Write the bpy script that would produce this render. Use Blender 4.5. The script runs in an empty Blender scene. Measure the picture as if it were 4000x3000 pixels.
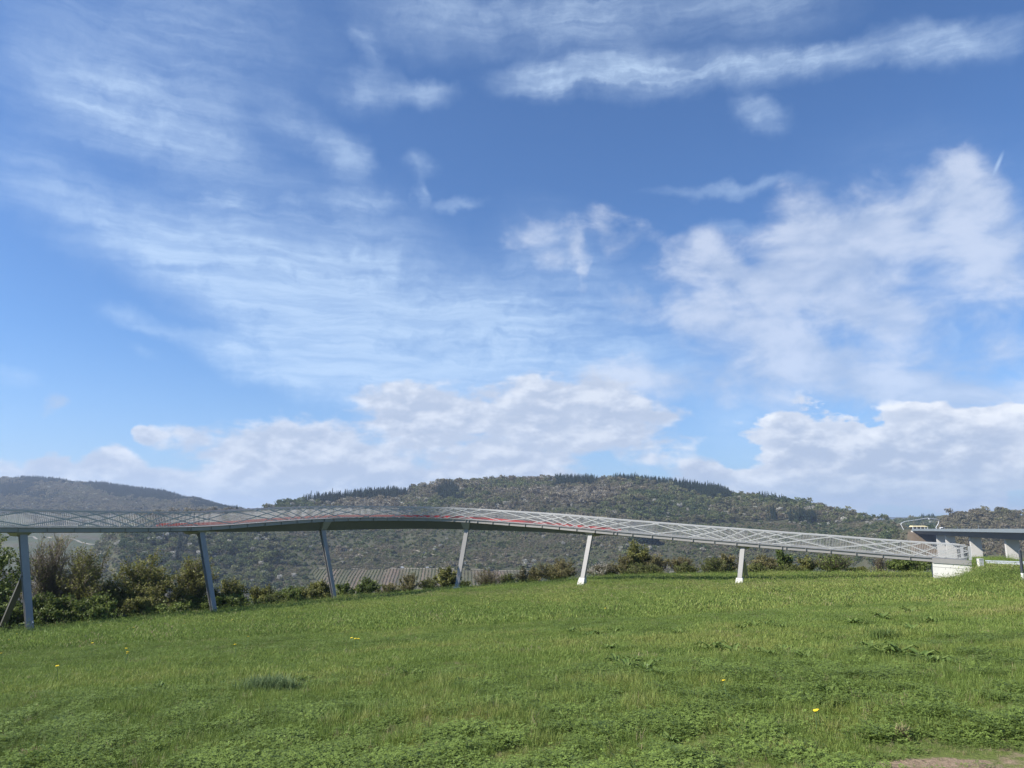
import bpy, math, numpy as np
from mathutils import Vector
C = bpy.context.scene
COL = C.collection
rng = np.random.default_rng(7)
R = math.radians

# ------------------------------------------------------------------ camera
F = 2910.0; TH = R(10.32); EYE = 1.6
cam = bpy.data.objects.new('camera', bpy.data.cameras.new('camera'))
COL.objects.link(cam); C.camera = cam
cam.location = (0, 0, EYE); cam.rotation_euler = (R(90) + TH, 0, 0)
cam.data.sensor_width = 36; cam.data.lens = 36 * F / 4000.0
cam.data.clip_start = 0.1; cam.data.clip_end = 60000

def slope(px, py):
    """per metre of forward distance: sideways and upward travel of the sight line"""
    xn = (np.asarray(px, float) - 2000) / F; yn = -(np.asarray(py, float) - 1500) / F
    fw = math.cos(TH) - yn * math.sin(TH); up = math.sin(TH) + yn * math.cos(TH)
    return xn / fw, up / fw
def P(px, py, Y):
    a, b = slope(px, py); return np.array([a * Y, Y, EYE + b * Y])
def azel(px, py):
    a, b = slope(px, py)
    return math.degrees(math.atan(a)), math.degrees(math.atan2(b, math.hypot(1, a)))

# ------------------------------------------------------------------ sun, sky, exposure
SUN = Vector((-0.745, -0.177, 0.643)).normalized()
SUN_EL = math.asin(SUN.z); SUN_AZ = math.atan2(SUN.x, SUN.y)
sl = bpy.data.lights.new('sun', 'SUN'); sl.energy = 5.0; sl.angle = R(0.53); sl.color = (1, 0.955, 0.88)
so = bpy.data.objects.new('sun', sl); COL.objects.link(so)
so.rotation_euler = (-SUN).to_track_quat('-Z', 'Y').to_euler()
C.view_settings.view_transform = 'Standard'; C.view_settings.look = 'None'
C.view_settings.exposure = 0.80; C.view_settings.gamma = 1
C.cycles.max_bounces = 6; C.cycles.transparent_max_bounces = 8; C.cycles.volume_bounces = 0
C.cycles.diffuse_bounces = 3; C.cycles.glossy_bounces = 2; C.cycles.transmission_bounces = 3
C.cycles.use_denoising = True

class NT:
    """small helper for writing node trees"""
    def __init__(s, tree): s.t = tree; s.n = tree.nodes; s.l = tree.links
    def inp(s, sock, v):
        if isinstance(v, bpy.types.NodeSocket): s.l.new(v, sock)
        elif v is not None:
            try: sock.default_value = v
            except Exception: sock.default_value = (v[0], v[1], v[2], 1)
    def node(s, typ, **kw):
        n = s.n.new(typ)
        for k, v in kw.items(): setattr(n, k, v)
        return n
    def math(s, op, a, b=None, c=None, clamp=False):
        n = s.node('ShaderNodeMath', operation=op); n.use_clamp = clamp
        s.inp(n.inputs[0], a); s.inp(n.inputs[1], b); s.inp(n.inputs[2], c); return n.outputs[0]
    def vmath(s, op, a, b=None):
        n = s.node('ShaderNodeVectorMath', operation=op)
        s.inp(n.inputs[0], a); s.inp(n.inputs[1], b)
        return n.outputs['Value'] if op in ('LENGTH', 'DOT_PRODUCT') else n.outputs[0]
    def mapr(s, v, a, b, c=0.0, d=1.0, t='SMOOTHSTEP'):
        n = s.node('ShaderNodeMapRange', interpolation_type=t)
        for i, x in enumerate((v, a, b, c, d)): s.inp(n.inputs[i], x)
        return n.outputs[0]
    def noise(s, vec, scale, detail=4, rough=0.5, dist=0.0, dim='3D', lac=2.0):
        n = s.node('ShaderNodeTexNoise', noise_dimensions=dim)
        s.inp(n.inputs['Vector'], vec)
        for k, v in (('Scale', scale), ('Detail', detail), ('Roughness', rough), ('Distortion', dist), ('Lacunarity', lac)):
            s.inp(n.inputs[k], v)
        return n.outputs[0]
    def mapping(s, vec, loc=(0, 0, 0), rot=(0, 0, 0), scale=(1, 1, 1), typ='POINT'):
        n = s.node('ShaderNodeMapping', vector_type=typ); s.inp(n.inputs[0], vec)
        n.inputs[1].default_value = loc; n.inputs[2].default_value = rot; n.inputs[3].default_value = scale
        return n.outputs[0]
    def mix(s, f, a, b, mode='MIX'):
        n = s.node('ShaderNodeMix', data_type='RGBA', blend_type=mode)
        s.inp(n.inputs[0], f)
        for q, v in ((6, a), (7, b)):
            if isinstance(v, tuple) and len(v) == 3: v = (*v, 1)
            s.inp(n.inputs[q], v)
        return n.outputs[2]
    def xyz(s, vec):
        n = s.node('ShaderNodeSeparateXYZ'); s.inp(n.inputs[0], vec); return n.outputs
    def comb(s, x, y, z=0.0):
        n = s.node('ShaderNodeCombineXYZ'); s.inp(n.inputs[0], x); s.inp(n.inputs[1], y); s.inp(n.inputs[2], z); return n.outputs[0]

def build_world():
    w = bpy.data.worlds.new('World'); C.world = w; w.use_nodes = True
    w.cycles.sampling_method = 'MANUAL'; w.cycles.sample_map_resolution = 512
    w.node_tree.nodes.clear(); t = NT(w.node_tree)
    out = t.node('ShaderNodeOutputWorld'); bg = t.node('ShaderNodeBackground')
    t.l.new(bg.outputs[0], out.inputs[0]); bg.inputs[1].default_value = SKY_STRENGTH
    sky = t.node('ShaderNodeTexSky', sky_type='NISHITA')
    sky.sun_disc = False; sky.sun_elevation = SUN_EL; sky.sun_rotation = SUN_AZ
    sky.altitude = 300; sky.air_density = 1.0; sky.dust_density = 0.25; sky.ozone_density = 2.2
    tc = t.node('ShaderNodeTexCoord'); d = tc.outputs['Generated']
    x, y, z = t.xyz(t.vmath('NORMALIZE', d))
    az = t.math('MULTIPLY', t.math('ARCTAN2', x, y), 57.2958)
    el = t.math('MULTIPLY', t.math('ARCSINE', z), 57.2958)
    ae = t.comb(az, el)
    # domain warp so that no cloud keeps an oval outline
    wn = t.node('ShaderNodeTexNoise', noise_dimensions='3D'); t.inp(wn.inputs['Vector'], ae)
    wn.inputs['Scale'].default_value = 0.16; wn.inputs['Detail'].default_value = 4; wn.inputs['Roughness'].default_value = 0.55
    off = t.vmath('SUBTRACT', wn.outputs[1], (0.5, 0.5, 0.5))
    aw = t.vmath('ADD', ae, t.vmath('MULTIPLY', off, (5.5, 4.0, 0.0)))
    wn2 = t.node('ShaderNodeTexNoise', noise_dimensions='3D'); t.inp(wn2.inputs['Vector'], ae)
    wn2.inputs['Scale'].default_value = 0.5; wn2.inputs['Detail'].default_value = 5; wn2.inputs['Roughness'].default_value = 0.6
    off2 = t.vmath('SUBTRACT', wn2.outputs[1], (0.5, 0.5, 0.5))
    aw2 = t.vmath('ADD', t.vmath('ADD', ae, t.vmath('MULTIPLY', off, (3.5, 2.4, 0.0))), t.vmath('MULTIPLY', off2, (2.6, 1.5, 0.0)))
    aw = t.vmath('ADD', aw, t.vmath('MULTIPLY', off2, (2.5, 1.8, 0.0)))
    def blobs(lst, vec):
        acc = None
        for n_, (x0, y0, x1, y1, wd, amp) in enumerate(lst):
            if n_ % 8 == 7:   # chain the groups so that the shader needs only a small stack
                v_ = t.node('ShaderNodeVectorMath', operation='MULTIPLY_ADD'); t.inp(v_.inputs[0], t.comb(acc, acc, acc)); v_.inputs[1].default_value = (1e-9,) * 3; t.inp(v_.inputs[2], vec); vec = v_.outputs[0]
            a0, e0 = azel(x0, y0); a1, e1 = azel(x1, y1); cx, cy = azel((x0 + x1) / 2, (y0 + y1) / 2)
            k = 57.2958 / F
            L = math.hypot(a1 - a0, e1 - e0) / 2 + wd * k * 1.5; W = wd * k * 1.95
            ang = math.atan2(e1 - e0, a1 - a0)
            v = t.mapping(vec, (cx, cy, 0), (0, 0, ang), (L, W, 1), 'TEXTURE')
            m = t.mapr(t.vmath('LENGTH', v), 1.0, 0.0, 0.0, amp)
            acc = m if acc is None else t.math('ADD', acc, m)
        return acc, vec
    K = 4000 / 2212.0
    def px4(l): return [(a * K, b * K, c * K, d * K, w * K, m) for a, b, c, d, w, m in l]
    cirrus = px4([(-30, 330, 200, 440, 55, .6), (120, 440, 420, 545, 58, .75), (300, 500, 600, 640, 75, .85), (450, 590, 760, 730, 90, 1.1), (600, 690, 900, 800, 95, 1.15),
              (700, 560, 1000, 650, 85, .7), (800, 740, 1260, 810, 95, 1.25), (520, 620, 940, 560, 45, .6), (900, 670, 1250, 710, 90, .5), (650, 800, 1000, 850, 50, .7),
              (40, 150, 330, 270, 65, .75), (250, 230, 560, 330, 65, .75), (60, 40, 700, 110, 120, .55), (300, 420, 1000, 520, 80, .45), (430, 425, 580, 437, 16, .8), (600, 430, 660, 440, 11, .5),
              (650, 430, 900, 435, 15, .8), (930, 440, 1060, 435, 9, .7), (570, 230, 700, 290, 32, .6), (690, 290, 800, 380, 34, .75), (720, 205, 860, 185, 32, .7), (850, 190, 990, 208, 20, .9),
              (1040, 180, 1300, 165, 26, 1.1), (1180, 168, 1600, 150, 32, 1.25), (1500, 158, 1780, 130, 26, 1.1), (1680, 142, 1920, 112, 20, 1.0), (1810, 120, 2260, 72, 28, 1.15),
              (760, 20, 1120, 50, 55, .75), (1000, 40, 1500, 30, 60, .8), (1400, 10, 1850, 0, 50, .6), (780, 60, 800, 130, 22, .45), (1600, 225, 1710, 262, 24, .75),
              (880, 350, 930, 352, 18, .6), (905, 380, 920, 440, 11, .55), (1370, 415, 1800, 392, 10, .6), (1480, 480, 1650, 487, 13, .45), (-20, 800, 95, 805, 13, .65), (285, 760, 330, 775, 10, .35),
              (190, 650, 420, 735, 16, .8), (390, 730, 620, 805, 26, 1.15), (560, 790, 800, 850, 34, 1.2), (1850, 420, 2212, 560, 120, .25), (1000, 620, 1500, 700, 90, .6), (1150, 780, 1600, 800, 50, .7), (1500, 880, 1700, 960, 50, .5), (2050, 690, 2060, 750, 10, .5), (1100, 500, 1300, 560, 60, .3)])
    mid = px4([(1228, 490, 1260, 570, 24, .85), (1275, 465, 1390, 520, 36, 1.05), (1245, 590, 1250, 640, 11, .5), (1100, 515, 1220, 540, 36, .6), (1330, 612, 1390, 665, 24, .85),
           (1440, 540, 1560, 565, 50, 1.0), (1530, 585, 1690, 600, 42, 1.15), (1430, 685, 1570, 665, 34, 1.05), (1680, 510, 1800, 545, 60, 1.0), (1780, 470, 1980, 505, 66, 1.05), (2000, 425, 2120, 415, 48, .95),
           (1600, 645, 2030, 640, 44, 1.05), (2080, 500, 2260, 560, 66, .95), (1420, 722, 1760, 738, 36, .95), (1600, 772, 1870, 762, 34, .9), (1130, 805, 1640, 795, 32, .8), (1450, 850, 2200, 805, 62, .6),
           (1980, 860, 2230, 870, 48, .6), (1850, 705, 2230, 720, 62, .5), (100, 863, 120, 863, 17, 1.3), (1500, 620, 2100, 560, 120, .55), (1200, 830, 2250, 800, 50, .6), (1700, 850, 2250, 880, 40, .7), (2100, 620, 2250, 720, 60, .5)])
    cum = px4([(300, 934, 345, 932, 14, 1.3), (290, 965, 900, 955, 44, 1.3), (190, 1002, 300, 992, 22, 1.1), (90, 1002, 140, 1000, 15, .9), (740, 895, 1080, 885, 46, 1.2), (880, 920, 1560, 915, 66, 1.35),
           (1080, 840, 1350, 830, 34, .9), (280, 1040, 1460, 1020, 58, 1.3), (1440, 1025, 1640, 1015, 26, 1.2), (1650, 965, 1850, 950, 56, 1.6), (1840, 975, 2250, 955, 64, 1.6), (1600, 1050, 2300, 1040, 52, 1.3),
           (-80, 1015, 260, 1010, 22, 1.0), (-100, 1045, 500, 1040, 30, 1.0), (-100, 1065, 2300, 1075, 36, .9), (300, 1090, 1000, 1090, 40, .9)])
    mc, _ = blobs(cirrus, aw2)
    def after(vec, a):
        v_ = t.node('ShaderNodeVectorMath', operation='MULTIPLY_ADD'); t.inp(v_.inputs[0], t.comb(a, a, a)); v_.inputs[1].default_value = (1e-9,) * 3; t.inp(v_.inputs[2], vec); return v_.outputs[0]
    mm, _ = blobs(mid, after(aw, mc)); mu, _ = blobs(cum, after(aw2, mm))
    # noises: streaks for the cirrus, billows for the rest
    st1 = t.noise(t.mapping(aw2, rot=(0, 0, R(32)), scale=(.055, .50, 1)), 1.0, 7, .52, .9)
    st2 = t.noise(t.mapping(aw2, rot=(0, 0, R(4)), scale=(.075, .62, 1)), 1.0, 7, .55, 1.0)
    st = t.mix(t.mapr(az, -12, 8), t.comb(st1, st1, st1), t.comb(st2, st2, st2))
    st = t.math('ADD', t.math('MULTIPLY', t.xyz(st)[0], .6), t.math('MULTIPLY', t.noise(aw2, .55, 8, .62), .4))
    # fine fibres, drawn out along the wind: slanting on the left, level on the right
    awf = t.vmath('ADD', ae, t.vmath('MULTIPLY', off, (2.5, 1.6, 0.0)))
    f1 = t.noise(t.mapping(awf, rot=(0, 0, R(24)), scale=(.13, 1.0, 1)), 1.0, 8, .68, .25)
    f2 = t.noise(t.mapping(awf, rot=(0, 0, R(-3)), scale=(.16, 1.1, 1)), 1.0, 8, .68, .25)
    fm_ = t.mapr(az, -14, 4); fib = t.math('ADD', t.math('MULTIPLY', f1, t.math('SUBTRACT', 1.0, fm_)), t.math('MULTIPLY', f2, fm_))
    dc = t.math('MULTIPLY', mc, t.mapr(st, .28, .68, .30, 1.0), clamp=True)
    dc = t.math('MULTIPLY', dc, t.mapr(fib, .36, .64, .64, 1.0))
    dc = t.math('MULTIPLY', dc, .66)
    def billow(vec): return t.noise(t.mapping(vec, scale=(.17, .36, 1)), 1.0, 9, .56, .1)
    b0 = t.noise(t.mapping(ae, scale=(.17, .30, 1)), 1.0, 7, .58, .3)
    dm = t.mapr(t.math('ADD', mm, t.math('MULTIPLY', t.math('SUBTRACT', b0, .5), 3.2)), -.05, 1.35)
    dm = t.math('MULTIPLY', dm, t.mapr(mm, .02, .3))
    c0 = billow(ae); c1 = billow(t.vmath('ADD', ae, (-.75, 1.0, 0)))
    crisp = t.mapr(az, 12, 20, .35, 1.0)
    mu2 = t.math('ADD', mu, t.math('MULTIPLY', t.math('SUBTRACT', c0, .5), 3.6))
    du = t.math('MULTIPLY', t.mapr(mu2, t.math('ADD', .15, t.math('MULTIPLY', crisp, .22)), t.math('ADD', 1.05, t.math('MULTIPLY', crisp, -.45))), t.mapr(mu, .03, .28))
    def bil2(vec): return t.noise(t.mapping(vec, loc=(3, 7, 0), scale=(.34, .62, 1)), 1.0, 7, .58, .1)
    lit = t.math('ADD', t.math('MULTIPLY', t.math('SUBTRACT', c0, c1), .5), t.math('MULTIPLY', t.math('SUBTRACT', bil2(ae), bil2(t.vmath('ADD', ae, (-.5, .6, 0)))), .6))                       # thicker here than towards the sun: the bright shoulder of a billow
    shade = t.mapr(lit, -.08, .17)
    edge = t.mapr(mu2, 1.5, .45)                           # thin rims catch the light
    shade = t.math('ADD', t.math('MULTIPLY', shade, .75), t.math('MULTIPLY', edge, t.math('ADD', .10, t.math('MULTIPLY', crisp, .35))), clamp=True)
    shade = t.math('MULTIPLY', shade, t.math('ADD', .72, t.math('MULTIPLY', crisp, .28)))
    # blue of the sky, from the Nishita model, a little more violet as in the photo
    skyc = t.mix(1.0, sky.outputs[0], SKY_TINT, 'MULTIPLY')
    hz = t.mapr(el, 14, -1)
    skyc = t.mix(t.math('MULTIPLY', hz, .45), skyc, HORIZON)
    col = t.mix(dc, skyc, CIRRUS)
    midc = t.mix(t.mapr(t.math('ADD', t.math('MULTIPLY', b0, .6), t.math('MULTIPLY', c0, .4)), .40, .62), MID_DARK, MID_LIGHT)
    col = t.mix(t.math('MULTIPLY', dm, .68), col, midc)
    cumc = t.mix(shade, CUM_DARK, CUM_LIGHT)
    col = t.mix(t.math('MULTIPLY', du, t.mapr(el, 0, 4, .55, .92)), col, cumc)
    # a short, sharp aeroplane trail
    trail, _ = blobs([(3878, 690, 3922, 585, 5, .9)], ae)
    col = t.mix(t.math('MULTIPLY', trail, .5, clamp=True), col, CIRRUS)
    t.inp(bg.inputs[0], col)
SKY_STRENGTH = 0.066; HAZE = 0.85e-4
SKY_TINT = (0.70, 0.99, 1.34)
HORIZON = (3.9, 5.0, 7.6)
CIRRUS = (6.0, 7.6, 9.6)
MID_DARK = (4.5, 5.4, 7.1); MID_LIGHT = (6.9, 7.5, 8.7)
CUM_DARK = (4.5, 5.25, 6.7); CUM_LIGHT = (8.8, 9.1, 9.6)
build_world()

# ------------------------------------------------------------------ helpers
def tag(o, label=None, cat=None, group=None, kind=None):
    for k, v in (('label', label), ('category', cat), ('group', group), ('kind', kind)):
        if v: o[k] = v
    return o
def mesh_obj(name, V, faces, mat, parent=None, smooth=False, attrs=None):
    """faces: list of (n,k) int arrays or python lists"""
    me = bpy.data.meshes.new(name)
    V = np.asarray(V, np.float32).reshape(-1, 3)
    me.vertices.add(len(V)); me.vertices.foreach_set('co', V.ravel())
    arrs = [np.asarray(f, np.int32) for f in faces if len(f)]
    nl = sum(a.size for a in arrs); nf = sum(len(a) for a in arrs)
    me.loops.add(nl); me.polygons.add(nf)
    me.loops.foreach_set('vertex_index', np.concatenate([a.ravel() for a in arrs]))
    tot = np.concatenate([np.full(len(a), a.shape[1]) for a in arrs])
    me.polygons.foreach_set('loop_start', np.concatenate([[0], np.cumsum(tot)[:-1]]).astype(np.int32))
    me.update(calc_edges=True)
    me.polygons.foreach_set('use_smooth', np.full(nf, bool(smooth)))
    for k, (dom, val) in (attrs or {}).items():
        at = me.attributes.new(k, 'FLOAT', dom); at.data.foreach_set('value', np.asarray(val, np.float32))
    if mat: me.materials.append(mat)
    o = bpy.data.objects.new(name, me)
    if parent is not False: COL.objects.link(o)
    if parent: o.parent = parent
    return o
def empty(name, loc=(0, 0, 0)):
    o = bpy.data.objects.new(name, None); COL.objects.link(o); o.location = loc; o.empty_display_size = .2; return o
class MB:
    """collects hexahedra / tubes in world space, then links them as one object"""
    def __init__(s): s.v = []; s.q = []; s.t = []; s.n = 0
    def add(s, V, Q=(), T=()):
        V = np.asarray(V, float).reshape(-1, 3)
        if len(Q): s.q.append(np.asarray(Q) + s.n)
        if len(T): s.t.append(np.asarray(T) + s.n)
        s.v.append(V); s.n += len(V)
    HEX = [[0, 3, 2, 1], [4, 5, 6, 7], [0, 1, 5, 4], [1, 2, 6, 5], [2, 3, 7, 6], [3, 0, 4, 7]]
    def hexa(s, bot, top): s.add(list(bot) + list(top), s.HEX)
    def bar(s, a, b, w, h, up=(0, 0, 1), w2=None, h2=None):
        a, b = np.array(a, float), np.array(b, float); d = b - a; d /= np.linalg.norm(d)
        sd = np.cross(d, up); sd /= np.linalg.norm(sd) + 1e-9; u = np.cross(sd, d)
        w2 = w if w2 is None else w2; h2 = h if h2 is None else h2
        f = lambda c, ww, hh: [c - sd * ww / 2 - u * hh / 2, c + sd * ww / 2 - u * hh / 2, c + sd * ww / 2 + u * hh / 2, c - sd * ww / 2 + u * hh / 2]
        s.hexa(f(a, w, h), f(b, w2, h2))
    def tube(s, a, b, r, r2=None, n=8):
        a, b = np.array(a, float), np.array(b, float); d = b - a; d /= np.linalg.norm(d) + 1e-9
        q = np.array([1., 0, 0]) if abs(d[0]) < .8 else np.array([0, 1., 0])
        e1 = np.cross(d, q); e1 /= np.linalg.norm(e1); e2 = np.cross(d, e1); r2 = r if r2 is None else r2
        an = np.arange(n) * 2 * math.pi / n
        ring = np.outer(np.cos(an), e1) + np.outer(np.sin(an), e2)
        V = np.concatenate([a + ring * r, b + ring * r2, [a], [b]])
        i = np.arange(n); j = (i + 1) % n
        s.add(V, np.stack([i, j, j + n, i + n], 1), np.concatenate([np.stack([j, i, np.full(n, 2 * n)], 1), np.stack([i + n, j + n, np.full(n, 2 * n + 1)], 1)]))
    def box(s, c, sx, sy, sz, rz=0.0):
        c = np.array(c, float); ca, sa = math.cos(rz), math.sin(rz)
        pts = [np.array([c[0] + ca * x - sa * y, c[1] + sa * x + ca * y, c[2]]) for x, y in ((-sx/2, -sy/2), (sx/2, -sy/2), (sx/2, sy/2), (-sx/2, sy/2))]
        s.hexa(pts, [p + np.array([0, 0, sz]) for p in pts])
    def sweep(s, secs, closed=False):
        """secs: list of equally long point rings"""
        S = np.array(secs); m, k = S.shape[:2]
        i = np.arange(m - 1)[:, None]; j = np.arange(k)[None, :]; j2 = (j + 1) % k
        Q = np.stack(np.broadcast_arrays(i * k + j, (i + 1) * k + j, (i + 1) * k + j2, i * k + j2), -1).reshape(-1, 4)
        s.add(S.reshape(-1, 3), Q)
        if k == 4: s.q.append(np.array([[0, 1, 2, 3], [(m-1)*k + 3, (m-1)*k + 2, (m-1)*k + 1, (m-1)*k]]) + s.n - m * k)
    def build(s, name, mat, parent=None, smooth=False, origin=None, **kw):
        V = np.concatenate(s.v)
        if origin is not None: V = V - np.asarray(origin)
        fs = []
        if s.q: fs.append(np.concatenate(s.q))
        if s.t: fs.append(np.concatenate(s.t))
        return mesh_obj(name, V, fs, mat, parent, smooth, **kw)

def material(name, color=(.5, .5, .5), rough=.6, metal=0., spec=.5, vary=0., vscale=3., bump=0., bscale=40., emit=None):
    m = bpy.data.materials.new(name); m.use_nodes = True; t = NT(m.node_tree); b = m.node_tree.nodes['Principled BSDF']
    b.inputs['Roughness'].default_value = rough; b.inputs['Metallic'].default_value = metal; b.inputs['Specular IOR Level'].default_value = spec
    tc = t.node('ShaderNodeTexCoord').outputs['Object']
    if vary:
        n = t.noise(tc, vscale, 6, .6); n2 = t.noise(tc, vscale * 7, 4, .6)
        f = t.math('ADD', t.math('MULTIPLY', n, .65), t.math('MULTIPLY', n2, .35))
        c = t.mix(t.mapr(f, .35, .65), tuple(q * (1 - vary) for q in color), tuple(min(1, q * (1 + vary)) for q in color))
        t.inp(b.inputs['Base Color'], c)
    else: b.inputs['Base Color'].default_value = (*color, 1)
    if bump:
        bn = t.node('ShaderNodeBump'); bn.inputs['Strength'].default_value = bump; bn.inputs['Distance'].default_value = .02
        t.inp(bn.inputs['Height'], t.noise(tc, bscale, 6, .6)); t.l.new(bn.outputs[0], b.inputs['Normal'])
    return m
def leaf_material(name, stops, rough=.55, trans=.35, attr='tint', atype='GEOMETRY', spec=.25):
    """colour by the tint attribute (0..1) along the stops"""
    m = bpy.data.materials.new(name); m.use_nodes = True; t = NT(m.node_tree); b = m.node_tree.nodes['Principled BSDF']
    a = t.node('ShaderNodeAttribute', attribute_type=atype, attribute_name=attr)
    r = t.node('ShaderNodeValToRGB'); el = r.color_ramp.elements
    for i, (p, c) in enumerate(stops):
        e = el[i] if i < 2 else el.new(p)
        e.position = p; e.color = (*c, 1)
    t.l.new(a.outputs['Fac'], r.inputs[0])
    b.inputs['Roughness'].default_value = rough; b.inputs['Specular IOR Level'].default_value = spec
    t.l.new(r.outputs[0], b.inputs['Base Color'])
    if trans:
        tr = t.node('ShaderNodeBsdfTranslucent'); t.l.new(r.outputs[0], tr.inputs[0])
        mx = t.node('ShaderNodeMixShader'); mx.inputs[0].default_value = trans
        t.l.new(b.outputs[0], mx.inputs[1]); t.l.new(tr.outputs[0], mx.inputs[2])
        t.l.new(mx.outputs[0], m.node_tree.nodes['Material Output'].inputs[0])
    return m

# ------------------------------------------------------------------ value noise for terrain and scatter
_tab = np.random.default_rng(3).random((256, 256))
def vnoise(x, y):
    xi = np.floor(x).astype(int); yi = np.floor(y).astype(int); fx = x - xi; fy = y - yi
    fx = fx * fx * (3 - 2 * fx); fy = fy * fy * (3 - 2 * fy)
    g = lambda a, b: _tab[a & 255, b & 255]
    return (g(xi, yi) * (1 - fx) + g(xi + 1, yi) * fx) * (1 - fy) + (g(xi, yi + 1) * (1 - fx) + g(xi + 1, yi + 1) * fx) * fy
def fbm(x, y, o=4):
    s = 0; a = .5; n = 0
    for k in range(o):
        s = s + a * vnoise(x * 2 ** k + 17.3 * k, y * 2 ** k + 5.1 * k); n += a; a *= .5
    return s / n

# ------------------------------------------------------------------ the footbridge line (near edge of the deck)
kx = [-1500, -1100, -500, 0, 104, 400, 805, 1039, 1283, 1500, 1660, 1818, 2050, 2300, 2600, 2897, 3240, 3640, 3829]
kY = [38, 43.5, 50, 55.8, 57, 61.2, 68, 75, 83, 89, 91.3, 91.3, 88, 83.5, 80, 76.5, 73, 69.5, 67.8]
ky_x = [-1500, -500, 0, 104, 400, 584, 738, 829, 902, 1039, 1164, 1221, 1308, 1400, 1500, 1572, 1669, 1770, 1818, 1922, 2050, 2115, 2250, 2394, 2545, 2705, 2874, 3053, 3242, 3445, 3553, 3640, 3829]
ky_y = [2062, 2060, 2059.5, 2060, 2060.8, 2060.7, 2058.5, 2055, 2050.5, 2040, 2031.5, 2028, 2024, 2022.3, 2022, 2022.5, 2023.6, 2026.3, 2028.5, 2036, 2045.5, 2049.8, 2062.5, 2075.6, 2088.6, 2103, 2117, 2132, 2146.6, 2164, 2172.4, 2179, 2190.5]
def smooth_interp(x, xs, ys, w=90, n=9):
    o = np.linspace(-w, w, n); return np.mean([np.interp(x + q, xs, ys) for q in o], 0)
pxs = np.arange(-1500, 3830, 1.0)
Yv = smooth_interp(pxs, kx, kY); pyv = smooth_interp(pxs, ky_x, ky_y, 25, 5)
sa, sb = slope(pxs, pyv)
PATH = np.stack([sa * Yv, Yv, EYE + sb * Yv], 1)
seg = np.linalg.norm(np.diff(PATH[:, :2], axis=0), axis=1); S = np.concatenate([[0], np.cumsum(seg)])
SEND = S[-1]
def path(s): return np.array([np.interp(s, S, PATH[:, k]) for k in range(3)]).T
def tang(s):
    d = path(np.asarray(s) + .6) - path(np.asarray(s) - .6); d = np.atleast_2d(d); d[:, 2] = 0
    d /= np.linalg.norm(d, axis=1)[:, None]; return d
def far(s):  # unit vector away from the camera side
    d = tang(s); return np.stack([-d[:, 1], d[:, 0], 0 * d[:, 0]], 1)
def s_at(px): return float(np.interp(px, pxs, S))

# ------------------------------------------------------------------ terrain
FEET = [(123, 2464, 56.6), (842, 2390, 67.4), (1312, 2341, 82.6), (1783, 2303, 91), (2275, 2284, 83.3), (2888, 2276, 76), (3645, 2262, 69.3)]
ctl = [P(*f) for f in FEET]
ctl += [P(*f) for f in [(-500, 2520, 52), (2000, 2288, 101), (2434, 2251, 95), (2700, 2245, 92), (3242, 2240, 86), (3480, 2243, 84), (4300, 2240, 78), (2000, 2330, 76), (3000, 2330, 56), (3850, 2330, 47), (3640, 2275, 62)]]
ctl += [np.array(q, float) for q in [(0, 0, 0), (6, 0, .1), (-6, 0, -.2), (0, 9, -.55), (7, 9, -.25), (-7, 9, -.95), (0, 20, -1.5), (15, 20, -.6), (-14, 20, -2.2), (0, -10, .5), (0, -60, 3), (70, -30, 4), (-70, -30, -1), (90, 30, 1.5), (-80, 25, -5)]]
ctl = np.array(ctl)
def _tps_fit(pts, lam=.4):
    n = len(pts); r = np.linalg.norm(pts[:, None, :2] - pts[None, :, :2], axis=2)
    K = np.where(r > 0, r * r * np.log(r + 1e-9), 0) + lam * np.eye(n)
    A = np.zeros((n + 3, n + 3)); A[:n, :n] = K; A[:n, n] = 1; A[:n, n+1:] = pts[:, :2]; A[n:, :n] = A[:n, n:].T
    return np.linalg.solve(A, np.concatenate([pts[:, 2], [0, 0, 0]]))
_w = _tps_fit(ctl)
def tps(x, y):
    x = np.asarray(x, float); y = np.asarray(y, float); z = _w[-3] + _w[-2] * x + _w[-1] * y
    for i, p in enumerate(ctl):
        r2 = (x - p[0]) ** 2 + (y - p[1]) ** 2 + 1e-9; z = z + _w[i] * r2 * .5 * np.log(r2)
    return z
E_x = [-3000, -500, 0, 123, 842, 1312, 1600, 1785, 2100, 2434, 2886, 3242, 3645, 4300, 6000]
E_Y = [60, 54, 57.5, 58.8, 69.5, 85.5, 93, 97, 101, 97, 93, 88, 85, 82, 82]
# main hill: skyline of the ground under the trees
A_x = [-2000, 200, 340, 400, 470, 560, 700, 904, 983, 1027, 1142, 1323, 1445, 1535, 1571, 1618, 1716, 1860, 2100, 2361, 2470, 2579, 2687, 2800, 2863, 2989, 3134, 3242, 3351, 3459, 3508, 3560, 3640, 3700, 4000, 6500]
A_y = [2420, 2320, 2200, 2130, 2050, 2012, 2010, 2010, 2010, 1990, 1966, 1948, 1934, 1926, 1934, 1916, 1896, 1884, 1876, 1880, 1878, 1888, 1900, 1918, 1936, 1950, 1974, 1996, 2016, 2032, 2050, 2068, 2095, 2125, 2150, 2150]
AY_x = [200, 480, 904, 1200, 1600, 2100, 2700, 3200, 3460, 3560, 4000]; AY_Y = [1150, 1200, 1350, 1600, 1850, 1900, 1850, 1600, 1300, 1090, 1090]
A0_x = [200, 2400, 3300, 3700, 6000]; A0_Y = [900, 900, 800, 780, 780]
B_x = [-2500, -300, 0, 98, 196, 266, 313, 392, 509, 627, 700, 752, 835, 907, 1000, 1200, 1500]
B_y = [1900, 1880, 1874, 1872, 1878, 1890, 1893, 1896, 1913, 1927, 1947, 1953, 1978, 1998, 2020, 2060, 2150]
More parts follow.
